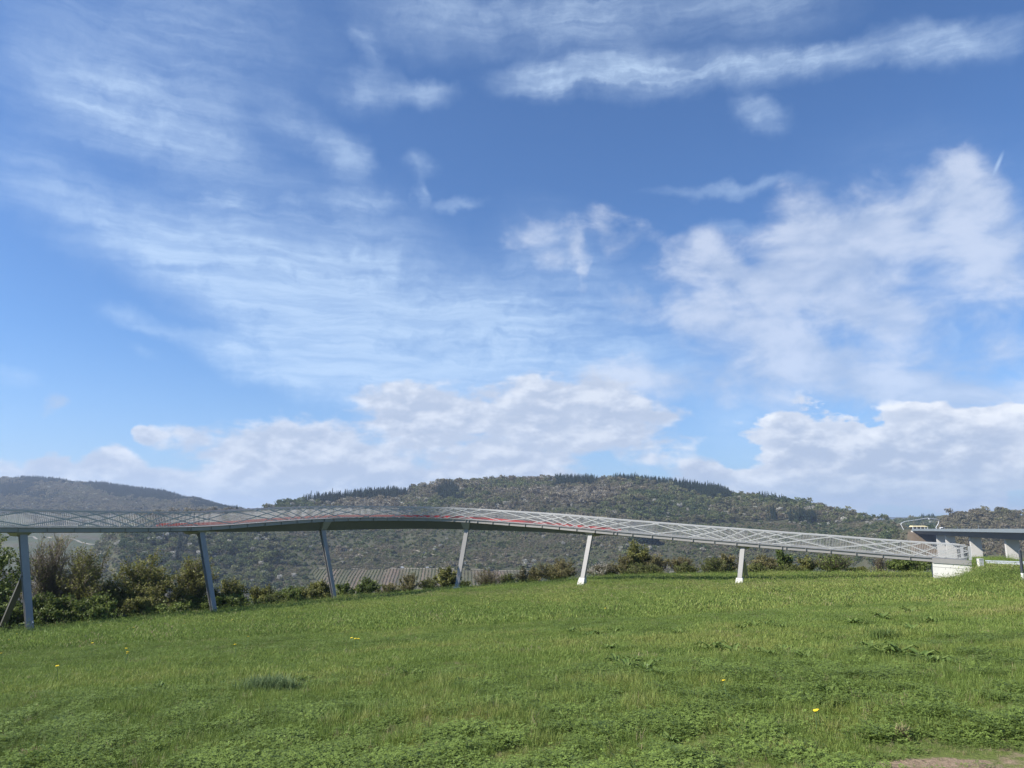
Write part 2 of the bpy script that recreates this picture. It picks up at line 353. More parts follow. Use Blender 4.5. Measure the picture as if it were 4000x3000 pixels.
C_x = [3400, 3600, 3655, 3679, 3698, 3807, 3861, 4000, 4300, 6000]; C_y = [2200, 2150, 2080, 2032, 2018, 2012, 2008, 2012, 2010, 2010]
D_x = [3000, 3300, 3460, 3508, 3630, 3700, 4200]; D_y = [2100, 2070, 2044, 2040, 2031, 2028, 2030]
def up_of(py): return slope(2000, py)[1]
# viaduct line
VA = np.array([382., 606.]); VD = np.array([113., 299.]); VD /= np.linalg.norm(VD); VN = np.array([VD[1], -VD[0]])
def via(Y): return VA + VD * (Y - VA[1]) / VD[1]
def via_z(Y): return EYE + up_of(2065.5) * Y
VEND = 1029.0
def via_l(x, y): e = via(VEND); return np.abs((x - e[0]) * VN[0] + (y - e[1]) * VN[1] - 14)
def height(x, y, parts=False):
    x = np.asarray(x, float); y = np.asarray(y, float); r = np.hypot(x, y) + 1e-6
    az = np.arctan2(x, y); ac = np.clip(az, -R(48), R(48))
    Y = r * np.cos(ac); px = 2000 + F / math.cos(TH) * np.tan(ac)
    E = np.interp(px, E_x, E_Y); back = np.clip((np.abs(az) - R(50)) / R(30), 0, 1); E = E * (1 - back) + 130 * back
    k = np.minimum(1, E / Y); zn = tps(x * k, y * k)
    d = np.maximum(0, Y - E)
    zn = zn - np.where(d < 25, d * d * .008, .4 * d - 5)
    # the landing where the bridge meets the road: a small grassy plateau with banks
    zp = -2.50 - np.maximum(0, 3800 - px) * .0150 - np.maximum(0, 62.5 - Y) * .33 - np.maximum(0, Y - 84) * .5 - np.maximum(0, px - 3900) * .0060
    zn = np.where(np.abs(az) < R(50), np.logaddexp(4 * zn, 4 * zp) / 4, zn)
    zn = zn + (fbm(x * .35, y * .35, 3) - .5) * .22 * np.clip((r - 3) / 8, 0, 1) * (r < 160)
    YA = np.interp(px, AY_x, AY_Y); Y0 = np.interp(px, A0_x, A0_Y); zr = EYE + up_of(np.interp(px, A_x, A_y)) * YA
    t = (Y - Y0) / (YA - Y0); base = -112.
    rough = (fbm(x / 130, y / 130, 4) - .5)
    g = np.clip(t, 0, 1); zA = base + (zr - base) * (g * (1.18 - .18 * g)) + rough * 22 * np.sin(np.clip(t, 0, 1) * math.pi)
    zA = np.where(t > 1, zr - .35 * (Y - YA), zA)
    by = np.interp(px, B_x, B_y)
    q = np.array([1150, 1450, 1900, 2450, 3300]); zB = np.zeros_like(Y)
    pys = [np.full_like(px, 2290.), np.full_like(px, 2175.), np.maximum(2090., by), np.maximum(by, 2006.), by]
    zz = [EYE + up_of(p) * w for p, w in zip(pys, q)]
    zB = zz[0] + 0 * Y
    for i in range(4):
        tt = np.clip((Y - q[i]) / (q[i+1] - q[i]), 0, 1); zB = zB + (zz[i+1] - zz[i]) * tt
    zB = zB + rough * 30 * np.clip((Y - 1200) / 500, 0, 1) * np.clip((3300 - Y) / 500, 0, 1)
    zB = np.where(Y > 3300, zB - .3 * (Y - 3300), zB); zB = np.where(px > 1500, -400, zB)
    YC = 1400.; zc = EYE + up_of(np.interp(px, C_x, C_y)) * YC
    t = np.clip((Y - 800) / (YC - 800), 0, 1); zC = -112 + (zc + 112) * t + rough * 14 * np.sin(t * math.pi)
    zC = np.where(Y > YC, zc - .25 * (Y - YC), zC); zC = np.where(px < 3400, -400, zC)
    zd = EYE + up_of(np.interp(px, D_x, D_y)) * 2300
    t = np.clip((Y - 1500) / 800, 0, 1); zD = -150 + (zd + 150) * t; zD = np.where(Y > 2300, zd - .1 * (Y - 2300), zD); zD = np.where(px < 3000, -400, zD)
    ze = EYE + up_of(2019.) * 9500 + (fbm(px / 260, px * 0 + 3, 3) - .5) * 26
    zE = np.where(Y < 9500, -160 + (ze + 160) * np.clip((Y - 5000) / 4500, 0, 1), ze - .05 * (Y - 9500))
    # road embankment beyond the viaduct's far abutment
    ex, ey = via(VEND); dx, dy = x - ex, y - ey; tt = dx * VD[0] + dy * VD[1]; ll = np.abs(dx * VN[0] + dy * VN[1])
    ll = np.abs(dx * VN[0] + dy * VN[1] - 14); zV = via_z(VEND) - 1.2 - np.maximum(0, ll - 17) * .7 - np.maximum(0, -tt) * .75; zV = np.where((tt > -60) & (tt < 200), zV, -400)
    far_ = np.maximum.reduce([zA, zB, zC, zD, zE, zV, np.full_like(Y, -125.)])
    z = np.maximum(zn, np.where(Y > 450, far_, -125.))
    if parts: return z, px, Y, zA, zB, zC, zD, zV, zE
    return z
def hit(px, py, y0=4.0, y1=9000.0):
    """where the sight line through a pixel meets the terrain"""
    a, b = slope(px, py); Y = np.exp(np.linspace(math.log(y0), math.log(y1), 5000))
    d = EYE + b * Y - height(a * Y, Y); i = np.where((d[:-1] > 0) & (d[1:] <= 0))[0]
    if not len(i): return None
    i = i[0]; f = d[i] / (d[i] - d[i+1]); Yh = Y[i] + f * (Y[i+1] - Y[i])
    return np.array([a * Yh, Yh, float(height(np.array([a * Yh]), np.array([Yh]))[0])])

az = np.radians(np.concatenate([np.arange(-180, -48, 4), np.arange(-48, -42, .5), np.arange(-42, 42, .13), np.arange(42, 48, .5), np.arange(48, 180, 4)]))
rad = np.concatenate([[.4], np.exp(np.arange(math.log(.8), math.log(140), .021)), np.exp(np.arange(math.log(143), math.log(560), .05)),
                      np.arange(580, 1100, 9), np.arange(1110, 3500, 24), np.exp(np.arange(math.log(3550), math.log(12000), .05))])
AA, RR = np.meshgrid(az, rad); GX = np.sin(AA) * RR; GY = np.cos(AA) * RR
GZ, Gpx, GYY, zA_, zB_, zC_, zD_, zV_, zE_ = height(GX, GY, True)
na = len(az); jsplit = int(np.searchsorted(rad, 560))
def grid_faces(r0, r1):
    i = np.arange(r0, r1 - 1)[:, None] * na; j = np.arange(na)[None, :]; j2 = (j + 1) % na
    return np.stack(np.broadcast_arrays(i + j, i + j2, i + na + j2, i + na + j), -1).reshape(-1, 4) - r0 * na
def vine_mask(px, Y, x, y):
    z = height(x, y); py = 1500 - F * np.tan(np.arctan((z - EYE) / np.maximum(y, 1)) - TH)
    nz = (fbm(x / 25, y / 25, 3) - .5); px = px + nz * 60; py = py + nz * 16
    a = (px > 1225) & (px < 2075) & (Y > 780) & (Y < 1400) & (py > 2222 + (px > 1800) * (px - 1800) * .045)
    b = (px > 3720) & (Y > 780) & (py > 2168) & (Y < 1200)
    return a | b
def meadow_far(px, Y):  # the pale open slopes at the left, treeless
    lim = np.interp(Y, [1150, 1450, 1700, 1900, 2100], [330, 390, 440, 520, 500])
    a = (px < lim) & (Y > 1250) & (Y < 2080)
    b = (px < 150 - (Y - 2080) * .2) & (Y >= 2080) & (Y < 2430)
    return a | b

# --- ground material
def ground_material():
    m = bpy.data.materials.new('meadow_soil'); m.use_nodes = True; t = NT(m.node_tree); b = m.node_tree.nodes['Principled BSDF']
    pos = t.node('ShaderNodeNewGeometry').outputs['Position']
    n1 = t.noise(pos, .12, 5, .6); n2 = t.noise(pos, 1.3, 6, .65); n3 = t.noise(pos, 22, 5, .7)
    g = t.mix(t.mapr(n1, .35, .65), (.115, .142, .036), (.155, .185, .048))
    g = t.mix(t.mapr(n2, .35, .7), g, (.060, .090, .025))
    g = t.mix(t.mapr(n3, .45, .8), g, (.12, .13, .045))
    sa = t.node('ShaderNodeAttribute', attribute_name='soil').outputs['Fac']
    soil = t.mix(t.mapr(n3, .3, .7), (.20, .145, .095), (.33, .25, .175))
    f = t.mapr(t.math('ADD', sa, t.math('MULTIPLY', t.math('SUBTRACT', n2, .5), 2.4)), .42, .70)
    col = t.mix(f, g, soil)
    t.inp(b.inputs['Base Color'], col); b.inputs['Roughness'].default_value = .9; b.inputs['Specular IOR Level'].default_value = .1
    bn = t.node('ShaderNodeBump'); bn.inputs['Strength'].default_value = .8; bn.inputs['Distance'].default_value = .05
    t.inp(bn.inputs['Height'], n3); t.l.new(bn.outputs[0], b.inputs['Normal'])
    return m
def hills_material():
    m = bpy.data.materials.new('hillside'); m.use_nodes = True; t = NT(m.node_tree); b = m.node_tree.nodes['Principled BSDF']
    pos = t.node('ShaderNodeNewGeometry').outputs['Position']
    n1 = t.noise(pos, .012, 5, .6); n2 = t.noise(pos, .09, 6, .65)
    g = t.mix(t.mapr(n1, .35, .65), (.052, .060, .032), (.068, .067, .042))
    g = t.mix(t.mapr(n2, .4, .7), g, (.078, .074, .050))
    A = lambda k: t.node('ShaderNodeAttribute', attribute_name=k).outputs['Fac']
    x, y, z = t.xyz(pos)
    # vineyard rows run down the slope
    u = t.math('ADD', x, t.math('MULTIPLY', y, .075))
    row = t.math('SINE', t.math('MULTIPLY', u, 2 * math.pi / 4.0))
    strip = t.noise(t.comb(t.math('MULTIPLY', u, .028), 0.0), 1.0, 2, .5)
    vc = t.mix(t.mapr(strip, .42, .60), (.105, .102, .062), (.165, .126, .098))
    vc = t.mix(t.mapr(t.math('ADD', row, t.math('MULTIPLY', n2, 1.2)), .4, 1.5, 0, .25), vc, (.052, .056, .032))
    vc = t.mix(t.mapr(n2, .40, .70, 0, .55), vc, (.092, .094, .054))
    col = t.mix(A('vine'), g, vc)
    fc = t.mix(t.mapr(n1, .4, .62), (.070, .082, .044), (.092, .086, .058))
    col = t.mix(A('field'), col, fc)
    col = t.mix(A('scar'), col, (.135, .098, .070))
    t.inp(b.inputs['Base Color'], col); b.inputs['Roughness'].default_value = .95; b.inputs['Specular IOR Level'].default_value = .05
    return m
soil = np.clip(1.2 - np.hypot((GX - 4.5) / 1.5, (GY - 5.9) / .95), 0, 1) + .8 * np.clip(1 - np.hypot((GX + 4.0) / .55, (GY - 6.6) / .35), 0, 1) + .8 * np.clip(1 - np.hypot((GX - 3.1) / .7, (GY - 6.3) / .25), 0, 1)
soil = soil + np.clip(1.2 - np.hypot((GX - 9) / 4.0, (GY - 3.2) / 2.8), 0, 1)
ng = (jsplit + 1) * na
gnd = mesh_obj('ground', np.stack([GX, GY, GZ], -1)[:jsplit+1].reshape(-1, 3), [grid_faces(0, jsplit + 1)], ground_material(), smooth=True,
               attrs={'soil': ('POINT', soil[:jsplit+1].ravel())})
tag(gnd, kind='structure')
sl_ = slice(jsplit, None)
vm = vine_mask(Gpx, GYY, GX, GY)[sl_]; fm = (meadow_far(Gpx, GYY) & (zB_ > zA_))[sl_]
scar = ((zV_ > np.maximum(zA_, zC_) - .01) & (zV_ > -300) & (via_l(GX, GY) < 20) & (GYY < VEND + 12))[sl_] * .7
hl = mesh_obj('hills', np.stack([GX, GY, GZ], -1)[sl_].reshape(-1, 3), [grid_faces(jsplit, len(rad))], hills_material(), smooth=True,
              attrs={'vine': ('POINT', vm.ravel() * 1.0), 'field': ('POINT', fm.ravel() * 1.0), 'scar': ('POINT', scar.ravel())})
tag(hl, kind='structure')

# pale farm tracks on the slopes: thin sheets draped a little above the hill
M_track = material('pale_track', (.24, .215, .165), .9, vary=.2, vscale=.2)
def track(pts, w, n=90, lift=.5):
    q = np.array([hit(*p)[:2] for p in pts if hit(*p) is not None])
    d = np.concatenate([[0], np.cumsum(np.linalg.norm(np.diff(q, axis=0), axis=1))]); s = np.linspace(0, d[-1], n)
    c = np.stack([np.interp(s, d, q[:, 0]), np.interp(s, d, q[:, 1])], 1); tg = np.gradient(c, axis=0); tg /= np.linalg.norm(tg, axis=1)[:, None]
    nn = np.stack([-tg[:, 1], tg[:, 0]], 1); V = []
    for k in (-.5, .5):
        e = c + nn * w * k; V.append(np.column_stack([e, height(e[:, 0], e[:, 1]) + lift]))
    i = np.arange(n - 1)
    o = mesh_obj('path', np.concatenate(V), [np.stack([i, i + 1, i + n + 1, i + n], 1)], M_track); tag(o, kind='structure')
track([(1232, 2221), (1500, 2220), (1800, 2224), (2060, 2232)], 2.5)
track([(1590, 2146), (1660, 2160), (1720, 2176), (1900, 2196), (2050, 2204)], 3, lift=1)
track([(20, 2092), (130, 2097), (230, 2104), (310, 2118), (385, 2129)], 6, lift=1)
track([(30, 2165), (60, 2163), (90, 2162)], 5, lift=1)

# ================================================================== the footbridge
M_paint = material('grey_bridge_paint', (.285, .272, .255), .45, metal=.0, spec=.5, vary=.05, vscale=.8)
M_conc = material('pale_concrete', (.62, .60, .55), .85, vary=.07, vscale=.5, bump=.1, bscale=6)
M_deck = material('deck_surface', (.22, .22, .22), .85, vary=.15, vscale=2)
M_red = material('red_plastic', (.62, .022, .028), .5, vary=.1, vscale=3)
W = 2.8; RH = 1.27
bridge = empty('footbridge', tuple(path(s_at(1818)) + np.array([0, 1.4, -7.0])))
tag(bridge, 'long curving grey steel footbridge with lattice railings crossing the meadow on slanting pillars', 'footbridge')
BO = np.array(bridge.location)
def bb(mb, name, mat, parent=None, **kw): return mb.build(name, mat, parent or bridge, origin=BO, **kw)
def sub(mb, name, mat, par): return mb.build(name, mat, par, origin=BO)
ss = np.arange(0.7, SEND - .7, .45); NP = path(ss); FV = far(ss); Z = np.array([0, 0, 1.0])
def strip(prof):
    """sweep a profile of (away, up) points along the near edge"""
    return [[NP[i] + FV[i] * a + Z * u for a, u in prof] for i in range(len(ss))]
mb = MB(); mb.sweep(strip([(.12, -.05), (W - .12, -.05), (W - .12, -.001), (.12, -.001)])); bb(mb, 'deck', M_deck)
beams = []
for a, sg in ((0, 1), (W, -1)):
    mb = MB()
    mb.sweep(strip([(a, -.035), (a + sg * .15, -.035), (a + sg * .15, .004), (a, .004)][::sg]))
    mb.sweep(strip([(a + sg * .10, -.33), (a + sg * .12, -.33), (a + sg * .12, -.037), (a + sg * .10, -.037)][::sg]))
    mb.sweep(strip([(a + sg * .085, -.36), (a + sg * .3, -.36), (a + sg * .3, -.332), (a + sg * .085, -.332)][::sg]))
    beams.append(bb(mb, 'edge_beam', M_paint))
# stiffener plates on the near edge beam at the places the photograph shows them
st_px = [75.6, 189, 295.7, 397.6, 493.5, 584.4, 670.6, 738, 751, 829, 902, 971, 1039, 1101.6, 1164, 1221, 1270, 1308, 1364, 1410, 1461.7, 1515, 1559, 1572, 1617.5, 1669.6, 1720.6, 1770, 1818, 1830, 1863, 1922.8, 1986, 2049.7, 2115, 2182, 2250.6, 2322, 2394, 2408, 2468.7, 2545, 2624, 2705, 2788.6, 2874.7, 2962.6, 3053, 3069.6, 3146.7, 3242.5, 3342.7, 3445.8, 3553]
for px in st_px + [-50, -190, -350]:
    s = s_at(px); p = path(s); f = far(s)[0]; tg = tang(s)[0]
    mb = MB(); mb.hexa([p + f * .0 - tg * .02 - Z * .345, p + f * .1 - tg * .02 - Z * .345, p + f * .1 + tg * .02 - Z * .345, p + f * .0 + tg * .02 - Z * .345],
                       [p + f * .0 - tg * .02 - Z * .038, p + f * .1 - tg * .02 - Z * .038, p + f * .1 + tg * .02 - Z * .038, p + f * .0 + tg * .02 - Z * .038])
    sub(mb, 'stiffener', M_paint, beams[0])
# girder under the deck, deepest over the middle bend
gx = [-1500, 760, 830, 900, 1000, 1164, 1300, 1500, 1650, 1818, 2000, 2200, 2330, 2420, 3829]
gd = [.05, .05, .12, .28, .48, .80, 1.0, .98, .93, .88, .62, .38, .2, .05, .05]
secs = []
for i, s in enumerate(ss):
    d = float(smooth_interp(np.array([np.interp(s, S, pxs)]), gx, gd, 60)[0]); w2 = .28 * min(1, d)
    secs.append([NP[i] + FV[i] * .32 - Z * .34, NP[i] + FV[i] * (.34 + w2 * 2.2) - Z * (.36 + d * 1.0), NP[i] + FV[i] * (W - .34 - w2 * 2.2) - Z * (.36 + d * 1.0), NP[i] + FV[i] * (W - .32) - Z * .34])
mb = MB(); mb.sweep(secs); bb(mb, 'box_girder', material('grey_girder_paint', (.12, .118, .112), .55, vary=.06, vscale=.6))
M_rail = material('sunlit_railing_paint', (.40, .40, .39), .4, vary=.04, vscale=.8)  # bridge paint lightened: strong sun on the railings put into the colour
# railings
MODS = [(s_at(a), s_at(b)) for a, b in ((751, 1308), (1308, 1565), (1565, 1824), (1824, 2401), (2401, 3061))]
L0 = MODS[-1][1] - MODS[-1][0]
mods = [(s_at(3061), s_at(3061) + L0)]
mods += [(a, b) for a, b in MODS if b - a > 13]
a, b = s_at(1308), s_at(1824); mods.append((a + 0, b))
e = s_at(745)
while e > 6: mods.append((e - L0, e)); e -= L0
DOWN = [(.24, .56), (.40, .64), (.50, .71), (.60, .77), (.71, .85), (.81, 1.04), (.906, 1.26)]
UP = [(.94, 1.26), (.86, 1.10), (.79, 1.0), (.73, .90), (.65, .79), (.46, .69), (.24, .594)]
for side, a0 in (('near', 0.0), ('far', W)):
    sg = 1 if a0 == 0 else -1; a_ = a0 + sg * .05
    mb = MB(); mb.sweep(strip([(a_ - .035, RH - .05), (a_ + .035, RH - .05), (a_ + .035, RH), (a_ - .035, RH)]))
    rail = bb(mb, 'railing', M_rail)
    mb = MB(); mb.sweep(strip([(a_ - .02, .06), (a_ + .02, .06), (a_ + .02, .10), (a_ - .02, .10)])); sub(mb, 'bottom_rail', M_rail, rail)
    mb = MB(); mb.sweep(strip([(a_ + sg * .16 - .03, RH + .02), (a_ + sg * .16 + .03, RH + .02), (a_ + sg * .16 + .03, RH + .08), (a_ + sg * .16 - .03, RH + .08)])); sub(mb, 'handrail', M_rail, rail)
    bs = np.arange(1.0, SEND - .8, .135); p = path(bs) + far(bs) * a_; tg = tang(bs); f = far(bs)
    hw, hd = (.0095 if side == 'near' else .006), .016; cs = [(-hw, -hd), (hw, -hd), (hw, hd), (-hw, hd)]
    V = np.stack([p + tg * x + f * y + Z * zz for zz in (.09, RH - .05) for x, y in cs], 1); n = len(bs)
    Q = (np.array(MB.HEX)[None] + (np.arange(n) * 8)[:, None, None]).reshape(-1, 4)
    o = mesh_obj('baluster_infill', V.reshape(-1, 3) - BO, [Q], M_rail, rail)
    for (m0, m1) in mods:
        for kind, lst in (('d', DOWN), ('u', UP)):
            for (f0, f1) in lst:
                s0, s1 = m0 + f0 * (m1 - m0), m0 + f1 * (m1 - m0)
                if s1 < 1.0 or s0 > SEND - 1.2: continue
                z0, z1 = (RH - .05, .10) if kind == 'd' else (.10, RH - .05)
                c0, c1 = max(s0, 1.0), min(s1, SEND - .9)
                q = np.linspace(c0, c1, 9); off = a_ - sg * .034 - (0 if kind == 'd' else sg * .016)
                cc = path(q) + far(q) * off + Z[None] * (z0 + (z1 - z0) * (q - s0) / (s1 - s0))[:, None]
                mb = MB(); hh = .042 if side == 'near' else .022; fv = far(q)
                mb.sweep([[cc[i] - fv[i] * .007 - Z * hh, cc[i] + fv[i] * .007 - Z * hh, cc[i] + fv[i] * .007 + Z * hh, cc[i] - fv[i] * .007 + Z * hh] for i in range(len(q))])
                sub(mb, 'diagonal_bar', M_rail, rail)
    s = SEND - .75; q = path(s) + far(s)[0] * a_; tg = tang(s)[0]; f = far(s)[0]
    mb = MB(); mb.hexa([q - tg * .11 - f * .03, q + tg * .11 - f * .03, q + tg * .11 + f * .03, q - tg * .11 + f * .03], [q - tg * .11 - f * .03 + Z * (RH - .052), q + tg * .11 - f * .03 + Z * (RH - .052), q + tg * .11 + f * .03 + Z * (RH - .052), q - tg * .11 + f * .03 + Z * (RH - .052)])
    sub(mb, 'end_post', M_rail, rail)
# low red panels along the deck in the upper part
i0, i1 = s_at(620), s_at(2432); q = np.arange(i0, i1, .5); n = 0
secs = []; p = path(q); f = far(q)
for i in range(len(q)):
    secs.append([p[i] + f[i] * .35 + Z * .08, p[i] + f[i] * .40 + Z * .08, p[i] + f[i] * .40 + Z * .34, p[i] + f[i] * .35 + Z * .34])
mb = MB(); mb.sweep(secs); kb = bb(mb, 'kick_board', M_red); kb['label'] = 'low red board along the deck behind the balusters'
q = np.arange(i0 + 30, s_at(2150), .6); p = path(q); f = far(q)
mb = MB(); mb.sweep([[p[i] + f[i] * (W - .35) + Z * .72, p[i] + f[i] * (W - .31) + Z * .72, p[i] + f[i] * (W - .31) + Z * .76, p[i] + f[i] * (W - .35) + Z * .76] for i in range(len(q))]); bb(mb, 'inner_rail', M_paint)
M_darkp = material('shaded_brace_paint', (.075, .072, .062), .6, vary=.1)  # shade on the leftmost brace, put into a darker copy of the paint
# pillars: (top px, top y, foot px, foot y, foot distance, width top, width foot)
PIL = [(102, 2083, 122, 2464, 56.8, .47, .43, 0), (802, 2071, 842, 2390, 67.4, .48, .40, 0), (1283.5, 2063, 1312, 2341, 82.6, .50, .38, 0),
       (1816, 2063, 1785.5, 2292, 90.8, .46, .42, 1), (2299.5, 2086, 2277, 2256, 83.3, .44, .40, 1), (2897, 2134, 2890, 2257, 76.0, .40, .37, 1)]
for (tx, ty, fx, fy, fY, w0, w1, pl) in PIL:
    s = s_at(tx); fv, tg = far(s)[0], tang(s)[0]
    gdep = float(smooth_interp(np.array([float(tx)]), gx, gd, 60)[0])
    top = path(s) + fv * (.62 if gdep < .3 else .95) - Z * (.37 + max(0, gdep - .1))
    bot = P(fx, fy, fY); bot = bot + Z * 0
    dep = .30
    def ring(c, w, d): return [c - tg * w / 2 - fv * d / 2, c + tg * w / 2 - fv * d / 2, c + tg * w / 2 + fv * d / 2, c - tg * w / 2 + fv * d / 2]
    mb = MB(); low = bot - Z * (.0 if pl else .6)
    mb.hexa(ring(low + tg * .07 * (1 - pl), w1 - .15 * (1 - pl), dep - .03), ring(top + tg * .07 * (1 - pl), w0 - .15 * (1 - pl), dep * 1.15 - .03))
    for sgn in (-1, 1):      # flange plates standing a little proud
        mb.hexa(ring(low + fv * sgn * (dep / 2 + .012), w1 + .05, .02), ring(top + fv * sgn * (dep * 1.15 / 2 + .012), w0 + .05, .02))
    pil = bb(mb, 'pillar', M_paint)
    if pl:
        g = P(fx, fy, fY); gz = float(height(g[:1], g[1:2])[0]); hh = max(.35, g[2] - gz + .05)
        lean = (bot - top) / (top[2] - bot[2]); c2 = bot + np.array([lean[0], lean[1], 0]) * hh * 1.3; c2[2] = bot[2] - hh - .25
        mb = MB(); mb.hexa(ring(c2, w1 + .42, .95), ring(bot, w1 + .22, .62)); sub(mb, 'footing', M_conc, pil)
        mb = MB(); mb.hexa(ring(bot + Z * .004, w1 + .14, .52), ring(bot + Z * .045, w1 + .14, .52)); sub(mb, 'base_plate', M_paint, pil)
    if tx == 102:
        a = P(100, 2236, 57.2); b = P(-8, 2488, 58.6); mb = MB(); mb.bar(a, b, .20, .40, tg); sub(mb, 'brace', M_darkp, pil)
        mb = MB(); c = bot + Z * .62 - fv * (dep / 2 + .03); mb.tube(c, c - fv * .03, .05); sub(mb, 'survey_disc', material('white_enamel', (.8, .8, .8), .4), pil)
    if tx == 2897:
        a = P(2903, 2188, 77.0); b = P(2917, 2262, 79.2); mb = MB(); mb.bar(a, b, .16, .42, tg); sub(mb, 'brace', M_paint, pil)
    # tapering cross beam between pillar and deck
    z0 = -(.362 + max(0, gdep * .35)); cc = path(s)
    mb = MB()
    def cr(a, z, w): return [cc + fv * a + tg * -w + Z * z, cc + fv * a + tg * w + Z * z]
    A, B = cr(.10, -.364, .55), cr(W - .10, -.364, .55); A2, B2 = cr(.62, -.64 - gdep * .6, .34), cr(W - .62, -.64 - gdep * .6, .34)
    mb.hexa([A2[0], A2[1], B2[1], B2[0]], [A[0], A[1], B[1], B[0]]); bb(mb, 'cross_beam', M_paint)
# abutment at the landing
q = np.linspace(s_at(3641), SEND - .71, 8); p = path(q); f = far(q)
mb = MB(); mb.sweep([[p[i] + f[i] * .06 - Z * 4.2, p[i] + f[i] * (W - .06) - Z * 4.2, p[i] + f[i] * (W - .06) - Z * .42, p[i] + f[i] * .06 - Z * .42] for i in range(8)])
ab = bb(mb, 'abutment', M_conc)
mb = MB(); mb.sweep([[p[i] + f[i] * -.01 - Z * .44, p[i] + f[i] * .09 - Z * .44, p[i] + f[i] * .09 - Z * .04, p[i] + f[i] * -.01 - Z * .04] for i in range(8)]); sub(mb, 'cover_plate', M_paint, ab)
mb = MB()
for zz, in ((.78,),): mb.sweep([[p[i] + f[i] * .054 - Z * (zz + .02), p[i] + f[i] * .062 - Z * (zz + .02), p[i] + f[i] * .062 - Z * zz, p[i] + f[i] * .054 - Z * zz] for i in range(8)])
sub(mb, 'wall_joint', material('dark_joint', (.06, .06, .06), .9), ab)

# ------------------------------------------------------------------ small things at the landing
g0 = P(3850, 2188, 71.5); g1 = P(4150, 2199, 63.5)
ga = empty('guard_rail', tuple(g0 - Z * .6)); tag(ga, 'galvanised steel crash barrier behind the grassy mound right of the footbridge', 'crash barrier')
M_galv = material('galvanised_steel', (.55, .58, .60), .35, metal=.5, vary=.06)
n = 40; tt = np.linspace(0, 1, n); pp = g0[None] + (g1 - g0)[None] * tt[:, None]; dv = (g1 - g0) / np.linalg.norm(g1 - g0); nv = np.array([-dv[1], dv[0], 0]); nv /= np.linalg.norm(nv)
prof = [(0, 0), (-.05, -.03), (-.05, -.10), (0, -.13), (0, -.19), (-.05, -.22), (-.05, -.29), (0, -.32), (.004, -.32), (-.045, -.29), (-.045, -.22), (.004, -.19), (.004, -.13), (-.045, -.10), (-.045, -.03), (.004, 0)]
mb = MB(); mb.sweep([[p_ + nv * a + Z * u for a, u in prof] for p_ in pp]); mb.build('beam', M_galv, ga, origin=np.array(ga.location))
for k in np.arange(.02, 1, .17):
    p_ = g0 + (g1 - g0) * k; mb = MB(); mb.hexa([p_ + nv * .02 + dv * a + nv * b - Z * 1.1 for a, b in ((-.05, 0), (.05, 0), (.05, .1), (-.05, .1))], [p_ + nv * .02 + dv * a + nv * b - Z * .02 for a, b in ((-.05, 0), (.05, 0), (.05, .1), (-.05, .1))])
    mb.build('post', M_galv, ga, origin=np.array(ga.location))
b0 = P(3992, 2222, 58.5); b0[2] = float(height(b0[:1], b0[1:2])[0]); b1 = P(3988, 2151, 58.5)
bo = empty('bollard', tuple(b0)); tag(bo, 'tall dark round bollard with a white foot at the right edge of the meadow', 'bollard')
hz_ = b1[2] - b0[2]
mb = MB(); mb.tube((0, 0, hz_ * .28), (0, 0, hz_), .11, .105, 14); mb.tube((0, 0, hz_), (0, 0, hz_ + .03), .12, .10, 14); mb.build('shaft', material('anthracite_paint', (.045, .05, .06), .4), bo)
mb = MB(); mb.tube((0, 0, -.2), (0, 0, hz_ * .28), .115, .115, 14); mb.build('foot', material('white_paint', (.75, .75, .72), .6, vary=.1), bo)
c = path(SEND - .3) + far(SEND - .3)[0] * .1
cb = empty('kerb_block', (c[0] + .35, c[1], -2.5)); tag(cb, 'small white block beside the end post of the footbridge railing', 'block')
mb = MB(); mb.box((0, 0, 0), .42, .4, .62); mb.build('body', M_conc, cb); mb = MB(); mb.box((0, 0, .622), .46, .44, .05); mb.build('cap', M_conc, cb)

# ================================================================== the motorway viaduct far to the right
M_vside = material('blue_grey_steel', (.040, .062, .090), .5, vary=.06, vscale=.05)
M_barr = material('pale_wind_screen', (.19, .22, .235), .5, vary=.05, vscale=.05)
M_vcon = material('viaduct_concrete', (.50, .48, .44), .85, vary=.08, vscale=.08)
v0 = via(560.); vi = empty('motorway_viaduct', (v0[0] + 12, v0[1], -120)); VO = np.array(vi.location)
tag(vi, 'huge motorway viaduct with blue grey girder and pale concrete piers behind the footbridge end', 'viaduct')
vy = np.linspace(430, VEND, 40)
def vsec(prof): return [[np.array([*(via(y) + VN * a), via_z(y) + u]) for a, u in prof] for y in vy]
D3 = lambda a, u, y: np.array([*(via(y) + VN * a), via_z(y) + u])
mb = MB(); mb.sweep(vsec([(0, -2.6), (29, -2.6), (29, -2.0), (0, -2.0)])); mb.build('roadway', M_deck, vi, origin=VO)
for a in (0.0, 28.85):
    mb = MB(); mb.sweep(vsec([(a - .05, -2.7), (a + .2, -2.7), (a + .2, 0), (a - .05, 0)])); mb.build('wind_screen', M_barr, vi, origin=VO)
def gdep_at(y): return np.interp(y, [430, 620, 800, 1029], [5.6, 5.2, 4.6, 4.0])
mb = MB(); mb.sweep([[D3(5.5, -2.65 - gdep_at(y), y), D3(23.5, -2.65 - gdep_at(y), y), D3(26, -2.61, y), D3(3, -2.61, y)] for y in vy]); mb.build('box_girder', M_vside, vi, origin=VO)
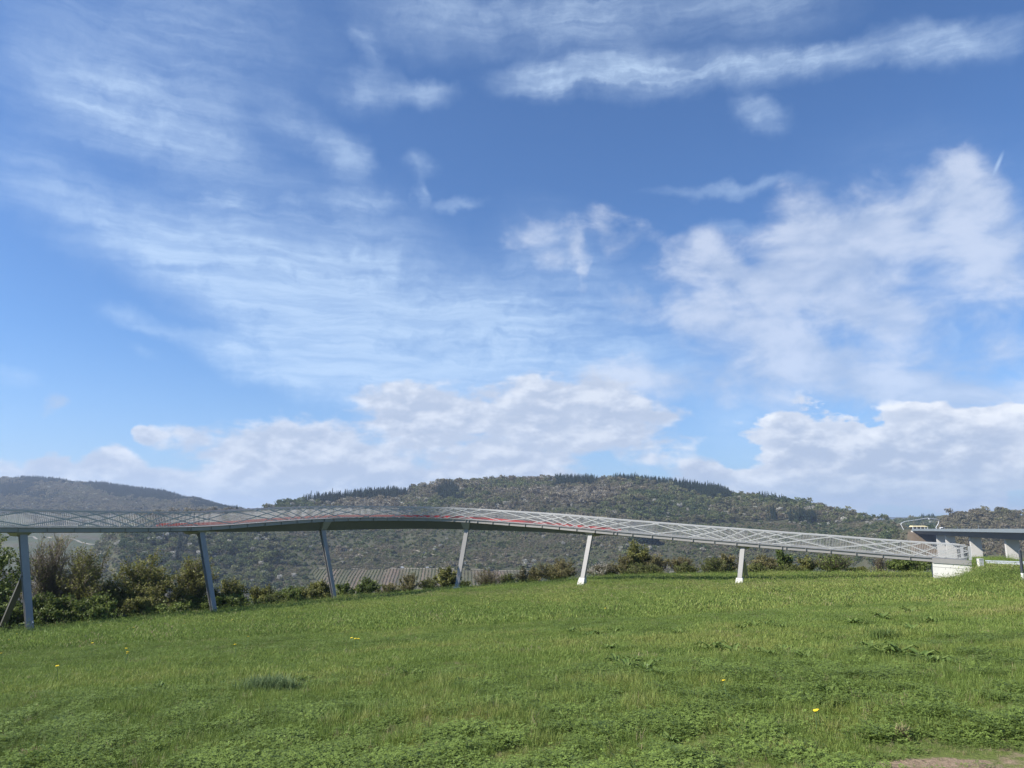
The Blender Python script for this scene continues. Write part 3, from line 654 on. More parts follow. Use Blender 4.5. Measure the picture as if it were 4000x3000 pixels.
for k, y in enumerate((508., 606., 730., 850., 905.)):
    dpt = 2.65 + gdep_at(y); mb = MB()
    def vr(z, ex): return [D3(14 - 5 - ex, 0, y) * [1, 1, 0] + Z * z - np.array([*VD, 0]) * (2.2 + ex * .4), D3(14 + 4.2 + ex, 0, y) * [1, 1, 0] + Z * z - np.array([*VD, 0]) * (2.2 + ex * .4), D3(14 + 4.2 + ex, 0, y) * [1, 1, 0] + Z * z + np.array([*VD, 0]) * (2.2 + ex * .4), D3(14 - 5 - ex, 0, y) * [1, 1, 0] + Z * z + np.array([*VD, 0]) * (2.2 + ex * .4)]
    zt = via_z(y) - dpt - .5; mb.hexa(vr(-128, .3), vr(zt, 0)); pr = mb.build('pier', M_vcon, vi, origin=VO)
    mb = MB(); mb.hexa(vr(zt + .01, -2), vr(zt + .5, -2)); mb.build('bearing', M_vcon, pr, origin=VO)
mb = MB(); y = VEND; mb.hexa([D3(-2.5, -16, y - 9), D3(31, -16, y - 9), D3(31, -16, y + 12), D3(-2.5, -16, y + 12)], [D3(-.5, -2.7, y - 1), D3(29.5, -2.7, y - 1), D3(29.5, -2.7, y + 12), D3(-.5, -2.7, y + 12)]); mb.build('abutment', M_vcon, vi, origin=VO)
for px in (3733, 3771, 3848):
    mb = MB(); Yq = {3733: 800., 3771: 735., 3848: 648.}[px]; mb.tube(D3(.6, -2.0, Yq), D3(.6, 1.9 if px != 3848 else 3.4, Yq), .22, .16, 8); mb.build('marker_post', M_barr, vi, origin=VO)

# white hoop sculpture over the valley's far rim
M_white = material('white_coating', (.75, .76, .76), .5)
hp = [(3530, 2069), (3519, 2049), (3522, 2042.5), (3535, 2037), (3580, 2030.5), (3623, 2023.8), (3669, 2029), (3665, 2046), (3656, 2061), (3660, 2072)]
hY = [1060, 1062, 1064, 1066, 1072, 1078, 1084, 1084, 1082, 1080]
pts = [P(a, b, y) for (a, b), y in zip(hp, hY)]; ho = empty('hoop_sculpture', tuple(pts[0])); tag(ho, 'thin white open hoop of angled tubes standing at the far end of the viaduct', 'sculpture')
mb = MB()
for a, b in zip(pts[:-1], pts[1:]): mb.tube(a, b, .34, .34, 8)
mb.build('tube_frame', M_white, ho, origin=np.array(pts[0])); mb = MB(); c = P(3629, 2027, 1078); mb.tube(c - Z * .7, c + Z * .7, .9, .9, 10); mb.build('hanging_lamp', M_white, ho, origin=np.array(pts[0]))

# shelter with a straw yellow roof
c = P(3588, 2067.5, 1045); zg = c[2] - .5
sh = empty('roadside_shelter', tuple(c)); tag(sh, 'open sided shelter with a straw yellow roof beside the viaduct end', 'shelter')
M_yel = material('straw_yellow_roof', (.55, .47, .27), .7, vary=.08, vscale=.2)
mb = MB(); mb.hexa([(-10.5, -5, 3.2), (11.5, -5, 3.2), (11.5, 5, 3.2), (-10.5, 5, 3.2)], [(-9.5, -3.6, 5.0), (7.0, -3.6, 5.0), (7.0, 3.6, 5.0), (-9.5, 3.6, 5.0)]); mb.build('roof', M_yel, sh)
for x in (-9.8, -4.5, .8, 6, 10.2):
    mb = MB(); mb.box((x, -4.5, -1.5), .7, .7, 4.69); mb.build('column', M_white, sh)
mb = MB(); mb.box((0, 3.8, -1.5), 20, .4, 4.69); mb.build('back_wall', material('brown_timber', (.10, .075, .055), .8, vary=.2), sh)

def vehicle(name, label, cat, c, rz, L, Wd, H, col, group=None, box=False):
    e = empty(name, tuple(c)); e.rotation_euler = (0, 0, rz); tag(e, label, cat, group)
    m = material(name + '_paint', col, .35, spec=.5); dk = material(name + '_rubber', (.03, .03, .03), .7)
    mb = MB(); h0 = .35
    if box: mb.hexa([(-L/2, -Wd/2, h0), (L/2, -Wd/2, h0), (L/2, Wd/2, h0), (-L/2, Wd/2, h0)], [(-L/2 + .1, -Wd/2 + .1, H), (L/2 - 1.5, -Wd/2 + .1, H), (L/2 - 1.5, Wd/2 - .1, H), (-L/2 + .1, Wd/2 - .1, H)])
    else:
        mb.hexa([(-L/2, -Wd/2, h0), (L/2, -Wd/2, h0), (L/2, Wd/2, h0), (-L/2, Wd/2, h0)], [(-L/2, -Wd/2, H*.55), (L/2, -Wd/2, H*.5), (L/2, Wd/2, H*.5), (-L/2, Wd/2, H*.55)])
        mb.hexa([(-L*.42, -Wd*.46, H*.552), (L*.25, -Wd*.46, H*.545), (L*.25, Wd*.46, H*.545), (-L*.42, Wd*.46, H*.552)], [(-L*.34, -Wd*.4, H), (L*.10, -Wd*.4, H), (L*.10, Wd*.4, H), (-L*.34, Wd*.4, H)])
    mb.build('body', m, e)
    for x in (-L*.32, L*.32):
        for y in (-Wd*.5, Wd*.5):
            mb = MB(); mb.tube((x, y - .1, .36), (x, y + .1, .36), .36, .36, 12); mb.build('wheel', dk, e)
    mb = MB(); mb.box((L*.36 if box else -.02*L, 0, H*.62), L*.16 if box else L*.4, Wd*1.01 if box else Wd*.93, H*.24); mb.build('window', material(name + '_glass', (.02, .03, .04), .1), e)
    return e
c = D3(4, -2.0, 838.); ang = math.atan2(-VD[1], -VD[0])
vehicle('delivery_van', 'white box van driving on the motorway viaduct above the piers', 'van', c, ang, 9, 2.4, 3.6, (.8, .8, .8), box=True)
h1 = hit(1572, 2221); h2 = hit(1673, 2221)
vehicle('parked_van', 'small pale van parked on the farm track above the vineyard, left of the tractor', 'van', h1 + Z * .6, 0, 5.2, 2.0, 2.3, (.7, .7, .68), box=True)
# tractor with trailer on the vineyard track
tr = empty('tractor', tuple(h2 + Z * .6 + np.array([4.5, 0, 0]))); tag(tr, 'dark tractor with a white cab roof on the track above the vineyard', 'tractor')
dk = material('tractor_body_paint', (.05, .06, .05), .5)
mb = MB(); mb.hexa([(0, -.5, .8), (2.6, -.45, .8), (2.6, .45, .8), (0, .5, .8)], [(0, -.5, 1.7), (2.5, -.4, 1.5), (2.5, .4, 1.5), (0, .5, 1.7)]); mb.box((-.8, 0, .8), 1.5, 1.5, 1.7); mb.build('body', dk, tr)
mb = MB(); mb.box((-.8, 0, 2.505), 1.8, 1.7, .25); mb.build('cab_roof', M_white, tr)
for x, r, y in ((-1, .85, -1), (-1, .85, 1), (2, .5, -.8), (2, .5, .8)):
    mb = MB(); mb.tube((x, y - .2, r), (x, y + .2, r), r, r, 14); mb.build('wheel', dk, tr)
tl = empty('farm_trailer', tuple(h2 + Z * .6 + np.array([-1.5, 0, 0]))); tag(tl, 'low white farm trailer behind the tractor on the vineyard track', 'trailer')
mb = MB(); mb.box((0, 0, .8), 4.2, 1.9, 1.0); mb.build('body', M_white, tl)
for y in (-.9, .9): mb = MB(); mb.tube((0, y - .12, .4), (0, y + .12, .4), .4, .4, 12); mb.build('wheel', dk, tl)
h = hit(2067, 2212); hu = empty('vineyard_hut', tuple(h)); tag(hu, 'small dark hut at the foot of the wooded slope above the vineyard', 'hut')
mb = MB(); mb.box((0, 0, -.5), 8, 5, 3.5); mb.build('wall', material('dark_timber', (.035, .035, .035), .9), hu)
mb = MB(); mb.hexa([(-4.4, -2.9, 3.005), (4.4, -2.9, 3.005), (4.4, 2.9, 3.005), (-4.4, 2.9, 3.005)], [(-4.2, -.2, 4.2), (4.2, -.2, 4.2), (4.2, .2, 4.2), (-4.2, .2, 4.2)]); mb.build('roof', material('dark_roofing', (.06, .055, .05), .9), hu)

# ================================================================== vegetation
def ramp(*c): return [(i / (len(c) - 1), q) for i, q in enumerate(c)]
def rand_dirs(n, r):
    v = r.normal(size=(n, 3)); return v / np.linalg.norm(v, axis=1)[:, None]
def leaf_quads(P0, size, r, flat=0.0, aspect=1.6):
    """small bent leaves / clumps, one quad each, at points P0"""
    n = len(P0); u = rand_dirs(n, r); u[:, 2] *= (1 - flat); u /= np.linalg.norm(u, axis=1)[:, None]
    w = np.cross(u, rand_dirs(n, r)); w /= np.linalg.norm(w, axis=1)[:, None] + 1e-9
    s = size * r.uniform(.6, 1.3, n)[:, None]
    a = P0 - u * s * .5 * aspect; b = P0 + w * s * .5; c = P0 + u * s * .5 * aspect; d = P0 - w * s * .5
    V = np.stack([a, b, c, d], 1).reshape(-1, 3); Q = np.arange(4 * n).reshape(-1, 4); return V, Q
def tubes_np(A, B, ra, rb, k=3):
    """many thin tapered k-sided rods at once"""
    A = np.asarray(A); B = np.asarray(B); n = len(A); d = B - A; d /= np.linalg.norm(d, axis=1)[:, None] + 1e-9
    q = np.where(np.abs(d[:, :1]) < .8, [[1., 0, 0]], [[0, 1., 0]]); e1 = np.cross(d, q); e1 /= np.linalg.norm(e1, axis=1)[:, None]; e2 = np.cross(d, e1)
    an = np.arange(k) * 2 * math.pi / k; ring = np.cos(an)[None, :, None] * e1[:, None] + np.sin(an)[None, :, None] * e2[:, None]
    V = np.concatenate([A[:, None] + ring * np.asarray(ra).reshape(-1, 1, 1), B[:, None] + ring * np.asarray(rb).reshape(-1, 1, 1)], 1).reshape(-1, 3)
    i = np.arange(k); j = (i + 1) % k; q = np.stack([i, j, j + k, i + k], 1)
    return V, (q[None] + (np.arange(n) * 2 * k)[:, None, None]).reshape(-1, 4)
class Veg:
    def __init__(s): s.V = []; s.Q = []; s.T = []; s.n = 0
    def add(s, VQ, tint):
        V, Q = VQ; s.V.append(V); s.Q.append(Q + s.n); s.n += len(V); t = np.broadcast_to(np.asarray(tint, float), (len(Q),)); s.T.append(t)
    def build(s, name, mat, parent=None):
        return mesh_obj(name, np.concatenate(s.V), [np.concatenate(s.Q)], mat, parent, attrs={'tint': ('FACE', np.concatenate(s.T))})

# ---------- distant forest: tree prototypes live outside the scene and are instanced on one 'forest' object per wood
def inst_leaf_material(name, stops, trans=.3, rough=.7):
    """colour from the instance tint, lightened or darkened leaf by leaf by the face tint"""
    m = bpy.data.materials.new(name); m.use_nodes = True; t = NT(m.node_tree); b = m.node_tree.nodes['Principled BSDF']
    a = t.node('ShaderNodeAttribute', attribute_type='INSTANCER', attribute_name='hue').outputs['Fac']
    f = t.node('ShaderNodeAttribute', attribute_type='GEOMETRY', attribute_name='tint').outputs['Fac']
    r = t.node('ShaderNodeValToRGB'); el = r.color_ramp.elements
    for i, (p, c) in enumerate(stops):
        e = el[i] if i < 2 else el.new(p)
        e.position = p; e.color = (*c, 1)
    t.inp(r.inputs[0], a)
    v = t.math('ADD', t.math('MULTIPLY', f, .7), .65)
    c = t.mix(1.0, r.outputs[0], t.comb(v, v, v), 'MULTIPLY'); t.inp(b.inputs['Base Color'], c)
    b.inputs['Roughness'].default_value = rough; b.inputs['Specular IOR Level'].default_value = .15
    if trans:
        tr = t.node('ShaderNodeBsdfTranslucent'); t.inp(tr.inputs[0], c); mx = t.node('ShaderNodeMixShader'); mx.inputs[0].default_value = trans
        t.l.new(b.outputs[0], mx.inputs[1]); t.l.new(tr.outputs[0], mx.inputs[2]); t.l.new(mx.outputs[0], m.node_tree.nodes['Material Output'].inputs[0])
    return m
# hue stops: 0 dark spruce, .2 deep green, .4 fresh green, .6 grey brown bare, .8 warm brown, 1 cream blossom
HUES = [(0, (.015, .028, .021)), (.2, (.070, .100, .040)), (.4, (.150, .172, .066)), (.6, (.182, .170, .100)), (.8, (.215, .180, .122)), (1.0, (.50, .49, .42))]
M_wood = inst_leaf_material('forest_foliage', HUES)
def proto_decid(seed, n=150, h=1.0):
    r = np.random.default_rng(seed); v = Veg(); L = []
    for k in range(9):                    # a crown of uneven lumps
        c = np.array([r.uniform(-.28, .28), r.uniform(-.28, .28), r.uniform(.45, .82)]); rad = r.uniform(.16, .26)
        d = rand_dirs(n // 9, r); d[:, 2] = np.where(d[:, 2] < -.3, -d[:, 2], d[:, 2]); L.append(c + d * rad * r.uniform(.6, 1.05, (n // 9, 1)))
    L = np.concatenate(L); v.add(leaf_quads(L, .115, r), r.uniform(0, 1, len(L)))
    A = np.array([[0, 0, -.1]] + [[0, 0, .35]] * 4); B = np.array([[0, 0, .5]] + [[r.uniform(-.25, .25), r.uniform(-.25, .25), .75] for _ in range(4)])
    v.add(tubes_np(A, B, [.025] + [.015] * 4, [.015] + [.006] * 4), .1)
    return v.build('tree_shape', M_wood, False)
def proto_spruce(seed):
    r = np.random.default_rng(seed); v = Veg(); V = []; Q = []; n = 0
    for k in range(9):
        z = .12 + .86 * k / 9; rr = .19 * (1 - z) ** .85 + .012
        m = 9; an = np.arange(m) * 2 * math.pi / m + r.uniform(0, 6); rad = rr * r.uniform(.65, 1.25, m)
        for a, q in zip(an, rad):
            tip = [math.cos(a) * q, math.sin(a) * q, z - .035]; l = [math.cos(a - .33) * q * .35, math.sin(a - .33) * q * .35, z + .06]; rr2 = [math.cos(a + .33) * q * .35, math.sin(a + .33) * q * .35, z + .06]
            V += [tip, rr2, [0, 0, z + .13], l]; Q.append([n, n + 1, n + 2, n + 3]); n += 4
    v.add((np.array(V), np.array(Q)), r.uniform(0, 1, len(Q)))
    v.add(tubes_np([[0, 0, -.1]], [[0, 0, .9]], [.014], [.004]), .2)
    return v.build('spruce_shape', M_wood, False)
def proto_scrub(seed):
    r = np.random.default_rng(seed); v = Veg(); n = 110; d = rand_dirs(n, r); d[:, 2] = np.abs(d[:, 2]); L = d * r.uniform(.5, 1.05, (n, 1)) * [.55, .55, .8] + [0, 0, .05]
    v.add(leaf_quads(L, .20, r), r.uniform(0, 1, n)); return v.build('scrub_shape', M_wood, False)
def collection_of(name, objs):
    c = bpy.data.collections.new(name)
    for i, o in enumerate(objs): o.name = '%s_%02d' % (name, i); c.objects.link(o)
    return c
def scatter(name, pts, scl, hue, idx, col, label, tilt=.05, kind='stuff'):
    """one object: points with a geometry-nodes modifier that places the collection's shapes"""
    n = len(pts); me = bpy.data.meshes.new(name); me.vertices.add(n); me.vertices.foreach_set('co', np.asarray(pts, np.float32).ravel())
    def attr(k, typ, val, f):
        a = me.attributes.new(k, typ, 'POINT'); a.data.foreach_set(f, val)
    scl = np.asarray(scl, np.float32)
    if scl.ndim == 1: scl = np.stack([scl] * 3, 1)
    rot = np.stack([rng.normal(0, tilt, n), rng.normal(0, tilt, n), rng.uniform(0, 6.283, n)], 1).astype(np.float32)
    attr('scl', 'FLOAT_VECTOR', scl.ravel(), 'vector'); attr('rot', 'FLOAT_VECTOR', rot.ravel(), 'vector')
    attr('hue', 'FLOAT', np.asarray(hue, np.float32), 'value'); attr('idx', 'INT', np.asarray(idx, np.int32), 'value')
    o = bpy.data.objects.new(name, me); COL.objects.link(o)
    g = bpy.data.node_groups.new(name + '_nodes', 'GeometryNodeTree')
    g.interface.new_socket('Geometry', in_out='INPUT', socket_type='NodeSocketGeometry'); g.interface.new_socket('Geometry', in_out='OUTPUT', socket_type='NodeSocketGeometry')
    N = g.nodes.new; gi, go = N('NodeGroupInput'), N('NodeGroupOutput'); ip = N('GeometryNodeInstanceOnPoints'); ci = N('GeometryNodeCollectionInfo')
    ci.inputs[0].default_value = col; ci.inputs[1].default_value = True; ci.inputs[2].default_value = True; ci.transform_space = 'ORIGINAL'
    def na_(k, t):
        a = N('GeometryNodeInputNamedAttribute'); a.data_type = t; a.inputs[0].default_value = k; return a.outputs[0]
    L = g.links.new; L(gi.outputs[0], ip.inputs['Points']); L(ci.outputs[0], ip.inputs['Instance']); ip.inputs['Pick Instance'].default_value = True
    L(na_('idx', 'INT'), ip.inputs['Instance Index']); L(na_('scl', 'FLOAT_VECTOR'), ip.inputs['Scale'])
    e2r = N('FunctionNodeEulerToRotation'); L(na_('rot', 'FLOAT_VECTOR'), e2r.inputs[0]); L(e2r.outputs[0], ip.inputs['Rotation'])
    L(ip.outputs[0], go.inputs[0])
    md = o.modifiers.new('scatter', 'NODES'); md.node_group = g
    tag(o, label, kind=kind); return o
woods = collection_of('wood_shapes', [proto_decid(1), proto_decid(2), proto_decid(3), proto_decid(4, 90), proto_spruce(5), proto_spruce(6), proto_scrub(7), proto_scrub(8)])

def in_poly(px, py, poly):
    poly = np.array(poly, float); ins = np.zeros(px.shape, bool); j = len(poly) - 1
    for i in range(len(poly)):
        xi, yi = poly[i]; xj, yj = poly[j]
        c = ((yi > py) != (yj > py)) & (px < (xj - xi) * (py - yi) / (yj - yi + 1e-12) + xi); ins ^= c; j = i
    return ins
def candidates(n, pxr, Yr):
    """uniform over the ground in a wedge"""
    px = rng.uniform(*pxr, n * 2); Y = np.sqrt(rng.uniform(Yr[0] ** 2, Yr[1] ** 2, n * 2)); px, Y = px[:n], Y[:n]
    x = (px - 2000) * math.cos(TH) / F * Y; z, qx, qY, a, b, c, d, v, e = height(x, Y, True)
    b_ = (z - EYE) / Y; py = 1500 - F * np.tan(np.arctan(b_) - TH)
    return px, Y, x, z, py, (a, b, c, d, v, e)
# conifer stands, outlined where they grow (in the photograph's pixels, projected onto the slope)
STANDS = [[(1060, 1962), (1110, 1925), (1330, 1905), (1550, 1880), (1600, 1870), (1595, 1950), (1500, 1968), (1390, 1955), (1300, 1975), (1180, 1960)],
          [(2375, 1840), (2870, 1880), (2875, 1955), (2790, 1962), (2700, 1930), (2600, 1905), (2480, 1890), (2390, 1880)],
          [(2960, 1915), (3075, 1935), (3082, 1968), (3040, 1962), (2950, 1945)],
          [(1700, 1920), (1790, 1905), (1800, 1960), (1720, 1965)], [(2200, 1850), (2330, 1860), (2320, 1900), (2180, 1915)], [(2990, 2005), (3035, 2005), (3035, 2038), (2990, 2035)],
          [(3100, 2015), (3125, 2015), (3175, 2022), (3180, 2045), (3100, 2042)], [(2480, 2090), (2560, 2095), (2560, 2130), (2480, 2130)],
          [(50, 1840), (270, 1850), (275, 1895), (150, 1892), (50, 1885)], [(-200, 1895), (120, 1895), (110, 1930), (-200, 1960)],
          [(300, 1860), (500, 1890), (700, 1935), (720, 1965), (600, 1962), (450, 1950), (380, 1925), (320, 1900)], [(750, 1930), (930, 1985), (930, 2010), (760, 1985)],
          [(160, 1960), (60, 1930), (200, 1935)], [(3600, 2020), (3670, 2010), (3660, 2050), (3600, 2050)], [(690, 2100), (740, 2100), (740, 2200), (690, 2200)]]
px, Y, x, z, py, hh = candidates(150000, (-420, 4400), (890, 3380))
zA, zB, zC, zD, zV, zE = hh
main_ = (zA > zB) & (zA > zC) & (zA > zD) & (zA > zV)
YAa = np.interp(px, AY_x, AY_Y); Y0a = np.interp(px, A0_x, A0_Y)
keep = ~vine_mask(px, Y, x, Y) & ~(meadow_far(px, Y) & (zB > zA)) & (z > -111)
keep &= ~(main_ & (Y > YAa + 90)) & ~((zB >= zA) & (px < 1500) & (rng.random(len(px)) < .25)) & (Y < 3340) & ~((zC > zA) & (Y > 1480) & (px > 3655))
con = np.zeros(len(px), bool)
wx = (fbm(x / 45, Y / 45, 3) - .5) * 110; wy = (fbm(x / 38 + 50, Y / 38, 3) - .5) * 34
for p in STANDS: con |= in_poly(px + wx, py + wy, p)
# upper part of the main hill is tall wood, lower part scrub with open ground
n1 = fbm(x / 60, Y / 60, 3); n2 = fbm(x / 170 + 9, Y / 170, 3); n3 = fbm(x / 22 + 40, Y / 22, 3)
line = 2062 + (n2 - .5) * 90 - np.clip((px - 2500) / 900, 0, 1) * 10
scrub = main_ & (py > line) & (px > 1050 + (n1 - .5) * 300)
dens = np.where(scrub, np.clip((n1 - .45) * 6 + .60, .22, 1.0), .70); dens = np.where(con, .9, dens)
near_f = np.clip(1500 / Y, .45, 1.6)
keep &= ~((px > 3500) & (px < 3690) & (Y > 880) & (Y < 1095))
keep &= rng.random(len(px)) < dens
keep &= ~((zV > np.maximum(zA, zC) - .1) & (via_l(x, Y) < 21))
ux = x * 0 + rng.random(len(px))
hue = np.where(scrub, .46 + (fbm(x / 140, Y / 45 + 7, 3) - .5) * 1.1 + (n3 - .5) * .4, .60 + (fbm(x / 150 + 30, Y / 110, 3) - .5) * 1.2 + (n3 - .5) * .4)
hue = hue + rng.normal(0, .08, len(px))
greenz = in_poly(px, py, [(480, 2080), (1240, 2070), (1230, 2320), (480, 2320)]); hue = np.where(greenz, .36 + (n1 - .5) * .55 + rng.normal(0, .07, len(px)), hue)
hue = np.where((px > 3655), .68 + (n1 - .5) * .35 + rng.normal(0, .05, len(px)), hue)
hue = np.where((zB >= zA) & (px < 1500), .66 + (n1 - .5) * .4, hue)
hue = np.clip(hue, .16, .84)
low_edge = (py > 1960) & (py < 2080) & (px > 950) & (px < 1900)
pb = np.where(greenz, .05, .035) + np.where(low_edge, .10, 0) + np.where((px > 2950) & (px < 3500) & (py < 2060), .08, 0) + np.where(scrub, .0, 0)
bl = (rng.random(len(px)) < pb * (.4 + 2.2 * np.clip(n3 - .4, 0, 1) * 2)) & ~con
hue = np.where(bl, rng.uniform(.88, .99, len(px)), hue)
hue = np.where(con, rng.uniform(0, .07, len(px)), hue)
sc = np.where(scrub, rng.uniform(2.6, 7.5, len(px)) * (.7 + .6 * n3), rng.uniform(9, 14.5, len(px))); sc = np.where(con, rng.uniform(15, 22, len(px)), sc)
sc = np.where(bl & ~scrub, rng.uniform(8, 12, len(px)), sc)
idx = rng.integers(0, 4, len(px)); idx = np.where(con, rng.integers(4, 6, len(px)), idx); idx = np.where(scrub & ~bl & (rng.random(len(px)) < .75), rng.integers(6, 8, len(px)), idx)
sxy = np.where(con, 1.15, np.where(idx >= 6, 1.25, 1.05))
sc = sc * np.exp(rng.normal(0, .17, len(px)) * np.where(con, .4, 1)) * np.where(con, 1, .78 + .4 * n2) * np.where(Y < 1500, .86, 1)
q = keep; pos = np.stack([x, Y, z - .3], 1)[q]; S3 = np.stack([sc * sxy, sc * sxy, sc], 1)[q]
p2, Y2, x2, z2, py2, h2_ = candidates(230000, (-420, 3200), (1250, 3340)); c2 = np.zeros(len(p2), bool)
wx = (fbm(x2 / 45, Y2 / 45, 3) - .5) * 110; wy = (fbm(x2 / 38 + 50, Y2 / 38, 3) - .5) * 34
for p in STANDS: c2 |= in_poly(p2 + wx, py2 + wy, p)
c2 &= rng.random(len(p2)) < .5
c2 &= ~((h2_[0] > h2_[1]) & (Y2 > np.interp(p2, AY_x, AY_Y) + 60)); m2_ = c2.sum(); s2_ = rng.uniform(10, 21, m2_)
pos = np.concatenate([pos, np.stack([x2, Y2, z2 - .3], 1)[c2]]); S3 = np.concatenate([S3, np.stack([s2_ * 1.2, s2_ * 1.2, s2_], 1)])
hue = np.concatenate([hue[q], rng.uniform(0, .07, m2_)]); idx = np.concatenate([idx[q], rng.integers(4, 6, m2_)])
print('forest', q.sum())
scatter('forest', pos, S3, hue, idx, woods, 'spring woodland and scrub covering the valley slopes, bare brown crowns, fresh green and dark spruce stands')
p3, Y3, x3, z3, py3, h3 = candidates(90000, (480, 3640), (800, 1500)); k = (h3[0] > h3[1]) & (py3 > 2045) & (py3 < 2330) & ~vine_mask(p3, Y3, x3, Y3) & (z3 > -111) & (via_l(x3, Y3) > 21)
g3 = fbm(x3 / 30, Y3 / 30, 3); k &= rng.random(len(p3)) < .15 + .8 * (g3 > .5)
s3 = rng.uniform(1.3, 3.4, k.sum()); scatter('undergrowth', np.stack([x3, Y3, z3 - .1], 1)[k], np.stack([s3 * 1.3, s3 * 1.3, s3], 1), np.clip(.50 + (g3[k] - .5) * .9 + rng.normal(0, .09, k.sum()), .2, .85), rng.integers(6, 8, k.sum()), woods, 'low brambles and scrub between the trees on the lower slope')
# the vineyard: low rows of vines running down the slope
vx = []; 
for k_ in range(-320, 140):
    yy = np.arange(790, 1400, 1.7); xx = k_ * 4.6 - .075 * yy; vx.append(np.stack([xx, yy], 1))
vx = np.concatenate(vx); vx = vx + rng.normal(0, .12, vx.shape); pv_ = 2000 + F / math.cos(TH) * vx[:, 0] / vx[:, 1]
k = (pv_ > 1200) & (pv_ < 4100); vx = vx[k]; pv_ = pv_[k]; k = vine_mask(pv_, vx[:, 1], vx[:, 0], vx[:, 1]) & (rng.random(len(vx)) < .85); vx = vx[k]
zv = height(vx[:, 0], vx[:, 1]); s3 = rng.uniform(.8, 1.5, len(vx)); g3 = fbm(vx[:, 0] / 28, vx[:, 1] / 60, 2)
scatter('vines', np.column_stack([vx, zv - .05]), np.stack([s3, s3, s3 * 1.2], 1), np.clip(.52 + (g3 - .5) * 1.2 + rng.normal(0, .05, len(vx)), .3, .84), rng.integers(6, 8, len(vx)), woods, 'rows of low vines on the tilted field behind the bridge')
print('vines', len(vx))
# the far line of woods towards the horizon
px, Y, x, z, py, hh = candidates(5200, (3350, 3720), (1500, 2400)); k = rng.random(len(px)) < .8
o = scatter('forest', np.stack([x, Y, z - .3], 1)[k], rng.uniform(9, 14, k.sum()), np.clip(.35 + (fbm(x / 90, Y / 90)[k] - .5) * .8, .1, .8), rng.integers(0, 4, k.sum()), woods, 'low distant woods between the main hill and the wooded knoll on the right')

# ---------- single trees one can tell apart on the hill
def tree_object(name, label, cat, pt, h, kind, hue, group, seed, sxy=1.0):
    r = np.random.default_rng(seed); e = empty(name, tuple(pt)); tag(e, label, cat, group); v = Veg()
    if kind == 'spruce':
        V = []; Q = []; n = 0
        for k in range(15):
            zz = .10 + .88 * k / 15; rr = (.20 * (1 - zz) ** .8 + .01) * sxy; m = 11
            for a in np.arange(m) * 2 * math.pi / m + r.uniform(0, 6):
                q_ = rr * r.uniform(.55, 1.3); dz = r.uniform(.02, .05)
                V += [[math.cos(a) * q_, math.sin(a) * q_, zz - dz], [math.cos(a + .3) * q_ * .4, math.sin(a + .3) * q_ * .4, zz + .03], [0, 0, zz + .09], [math.cos(a - .3) * q_ * .4, math.sin(a - .3) * q_ * .4, zz + .03]]; Q.append([n, n+1, n+2, n+3]); n += 4
        v.add((np.array(V) * h, np.array(Q)), r.uniform(0, 1, len(Q))); tr = ([[0, 0, -.08 * h]], [[0, 0, h * .95]], [h * .013], [h * .002])
    else:
        L = []
        for k in range(14):
            c = np.array([r.uniform(-.3, .3) * sxy, r.uniform(-.3, .3) * sxy, r.uniform(.4, .85)]); d = rand_dirs(26, r); L.append(c + d * r.uniform(.10, .20) * r.uniform(.5, 1.05, (26, 1)))
        L = np.concatenate(L) * h; v.add(leaf_quads(L, .075 * h, r), r.uniform(0, 1, len(L)))
        a = [[0, 0, -.08 * h], *[[0, 0, .25 * h]] * 7]; b = [[0, 0, .5 * h], *[[r.uniform(-.25, .25) * h, r.uniform(-.25, .25) * h, r.uniform(.6, .8) * h] for _ in range(7)]]
        tr = (a, b, [h * .02] + [h * .011] * 7, [h * .013] + [h * .003] * 7)
    v.build('crown', M_single[hue], e); v2 = Veg(); v2.add(tubes_np(*tr, k=5), .3); v2.build('trunk', M_bark, e); return e
M_bark = leaf_material('bark', ramp((.045, .036, .028), (.10, .085, .07)), trans=0)
M_single = {'blossom': leaf_material('cream_blossom', ramp((.30, .29, .24), (.48, .46, .40), (.62, .60, .54)), trans=.3),
            'spruce': leaf_material('spruce_needles', ramp((.012, .024, .018), (.026, .044, .030)), trans=.1),
            'green': leaf_material('young_leaves', ramp((.05, .09, .028), (.10, .15, .05)), trans=.3)}
ORD = ['leftmost', 'second from the left', 'third from the left', 'fourth from the left', 'fifth from the left', 'sixth from the left', 'seventh from the left', 'eighth from the left', 'ninth from the left',
       'tenth from the left', 'eleventh from the left', 'twelfth from the left', 'thirteenth from the left', 'fourteenth from the left', 'fifteenth from the left', 'sixteenth from the left', 'seventeenth from the left', 'eighteenth from the left']
def zone(px):
    for lim, nm in ((470, 'first pillar'), (1080, 'second pillar'), (1550, 'third pillar'), (2040, 'fourth pillar'), (2600, 'fifth pillar'), (3270, 'sixth pillar')):
        if px < lim: return nm
    return 'concrete abutment'
def label_all(items, text):
    """items: (object, px, py); text has a {z} for the landmark; order within a landmark's stretch completes the label"""
    by = {}
    for o, px, py in items: by.setdefault(zone(px), []).append((px, py, o))
    for z_, l in by.items():
        l.sort(key=lambda q: (q[0], q[1]))
        for i, (a, b, o) in enumerate(l):
            k = ', the ' + ORD[i] + ' there' if len(l) > 1 else ''
            o['label'] = text.format(z=z_) + k
def copy_tree(o):
    c = o.copy(); COL.objects.link(c)
    for ch in o.children:
        d = ch.copy(); COL.objects.link(d); d.parent = c
    return c
